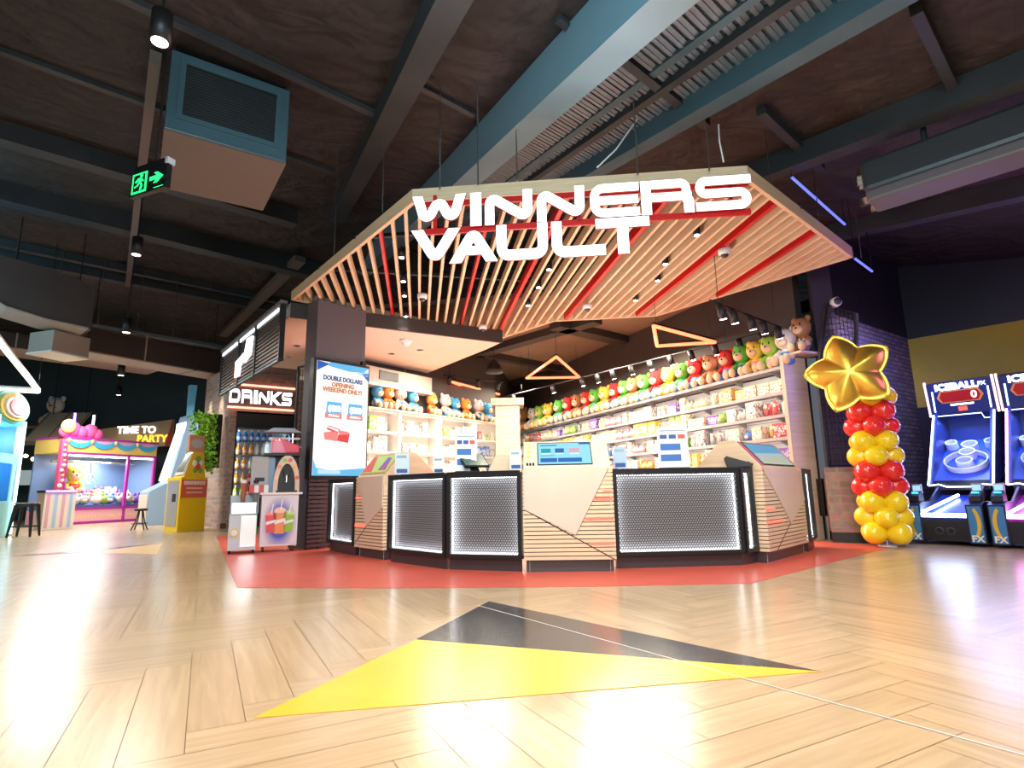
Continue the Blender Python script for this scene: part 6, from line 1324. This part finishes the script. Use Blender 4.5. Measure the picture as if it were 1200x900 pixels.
for f in (.3, .9): MB().tube([(L * f, .5, 1.0), (L * f, .5, ZF - 4.9)], .012, 6).build('hanger_rod', DARK, t)
a = atz(62, 398, 4.6); b = atz(105, 408, 4.6)
t = thing('air_duct', 'small stepped tan duct transition under the bulging brown duct', 'duct', (a.x, a.y, 4.35), yaw(a, b), 'ceiling ducts'); L = (b - a).length
MB().box(0, L, 0, .8, 0, .5).build('duct_body', TAN, t, bevel=.01); MB().box(-.02, L + .02, -.02, .82, -.04, 0).build('bottom_flange', PLAST, t)
# cable tray
a, b = atz(-20, 362, 5.3), atz(262, 408, 5.3); t = thing('cable_tray', 'perforated steel cable tray running above the brown ducts', 'cable tray', tuple(a), yaw(a, b)); L = (b - a).length
MB().box(0, L, 0, .3, 0, .015).build('tray', CHROME, t); MB().box(0, L, 0, .012, .015, .09).build('tray_side', CHROME, t); MB().box(0, L, .288, .3, .015, .09).build('tray_side', CHROME, t)
for k in range(6): MB().tube([(L * (k + .5) / 6, .15, .01), (L * (k + .5) / 6, .15, ZF - 5.3)], .01, 6).build('hanger_rod', CHROME, t)
# white light triangle
P = [atz(*p, 3.5) for p in ((45, 459), (-60, 326), (-75, 452))]; c = sum(P, V((0, 0, 0))) / 3
t = thing('light_triangle', 'white linear light triangle hanging at the left edge', 'light', tuple(c)); Q = [p - c for p in P]
for k in range(3): MB().tube([Q[k], Q[(k + 1) % 3]], .045, 6).build('light_bar', glow('bar_warm', (1, .93, .82), 1.6), t); MB().tube([Q[k] + V((0, 0, .06)), Q[(k + 1) % 3] + V((0, 0, .06))], .04, 6).build('channel', WHITE, t); MB().tube([Q[k] * .98 + V((0, 0, .06)), Q[k] * .98 + V((0, 0, ZF - 3.5))], .008, 5).build('hanger_wire', DARK, t)
# silver duct right
E0 = atz(1014, 238, 4.05); dd = ray(-55, 585); dd = V((dd.x, dd.y, 0)).normalized() * -1
t = thing('air_duct', 'long silver wrapped duct with torn end at upper right', 'duct', tuple(E0), yaw((0, 0), dd), 'ceiling ducts')
FOIL = mat('foil_wrap', (.06, .065, .075), .4, .5, bump=(3, .3)); MB().box(0, 6.5, -.05, .42, .12, .5).build('duct_body', FOIL, t, bevel=.05); MB().box(.02, 6.5, -.03, .40, .0, .14).build('lower_wrap', mat('foil_wrap_grey', (.12, .11, .125), .5), t, bevel=.03)
rnd = random.Random(3)
for k in range(14): y, z = rnd.uniform(-.03, .5), rnd.uniform(.02, .4); MB().prism([(y, z), (y + .1, z + .03), (y + .05, z + .12)], -.04 - rnd.random() * .05, .01, 'x').build('torn_wrap', CHROME, t)
for x in (.6, 3.5): MB().tube([(x, .2, .5), (x, .2, z_roof(*(E0 + dd * x)[:2]) - 4.05)], .03, 6).build('hanger_rod', DSTEEL, t)
# blue tube light strips right
for pa, pb, z, lb in (((928, 208), (990, 263), 4.9, 'thin blue light tube slung above right corner of canopy'), ((1002, 303), (1022, 318), 4.35, 'short blue light tube beside the canopy right tip')):
    a, b = atz(*pa, z), atz(*pb, z); t = thing('light_tube', lb, 'light', tuple(a), group='blue light tubes'); MB().tube([V((0, 0, 0)), b - a], .018, 6).build('tube', glow('tube_blue', (.12, .16, .8), .8), t)
    for q in (V((0, 0, 0)), b - a): MB().tube([q, q + V((0, 0, max(.1, z_roof(a.x + q.x, a.y + q.y) - z)))], .006, 5).build('hanger_wire', DARK, t)
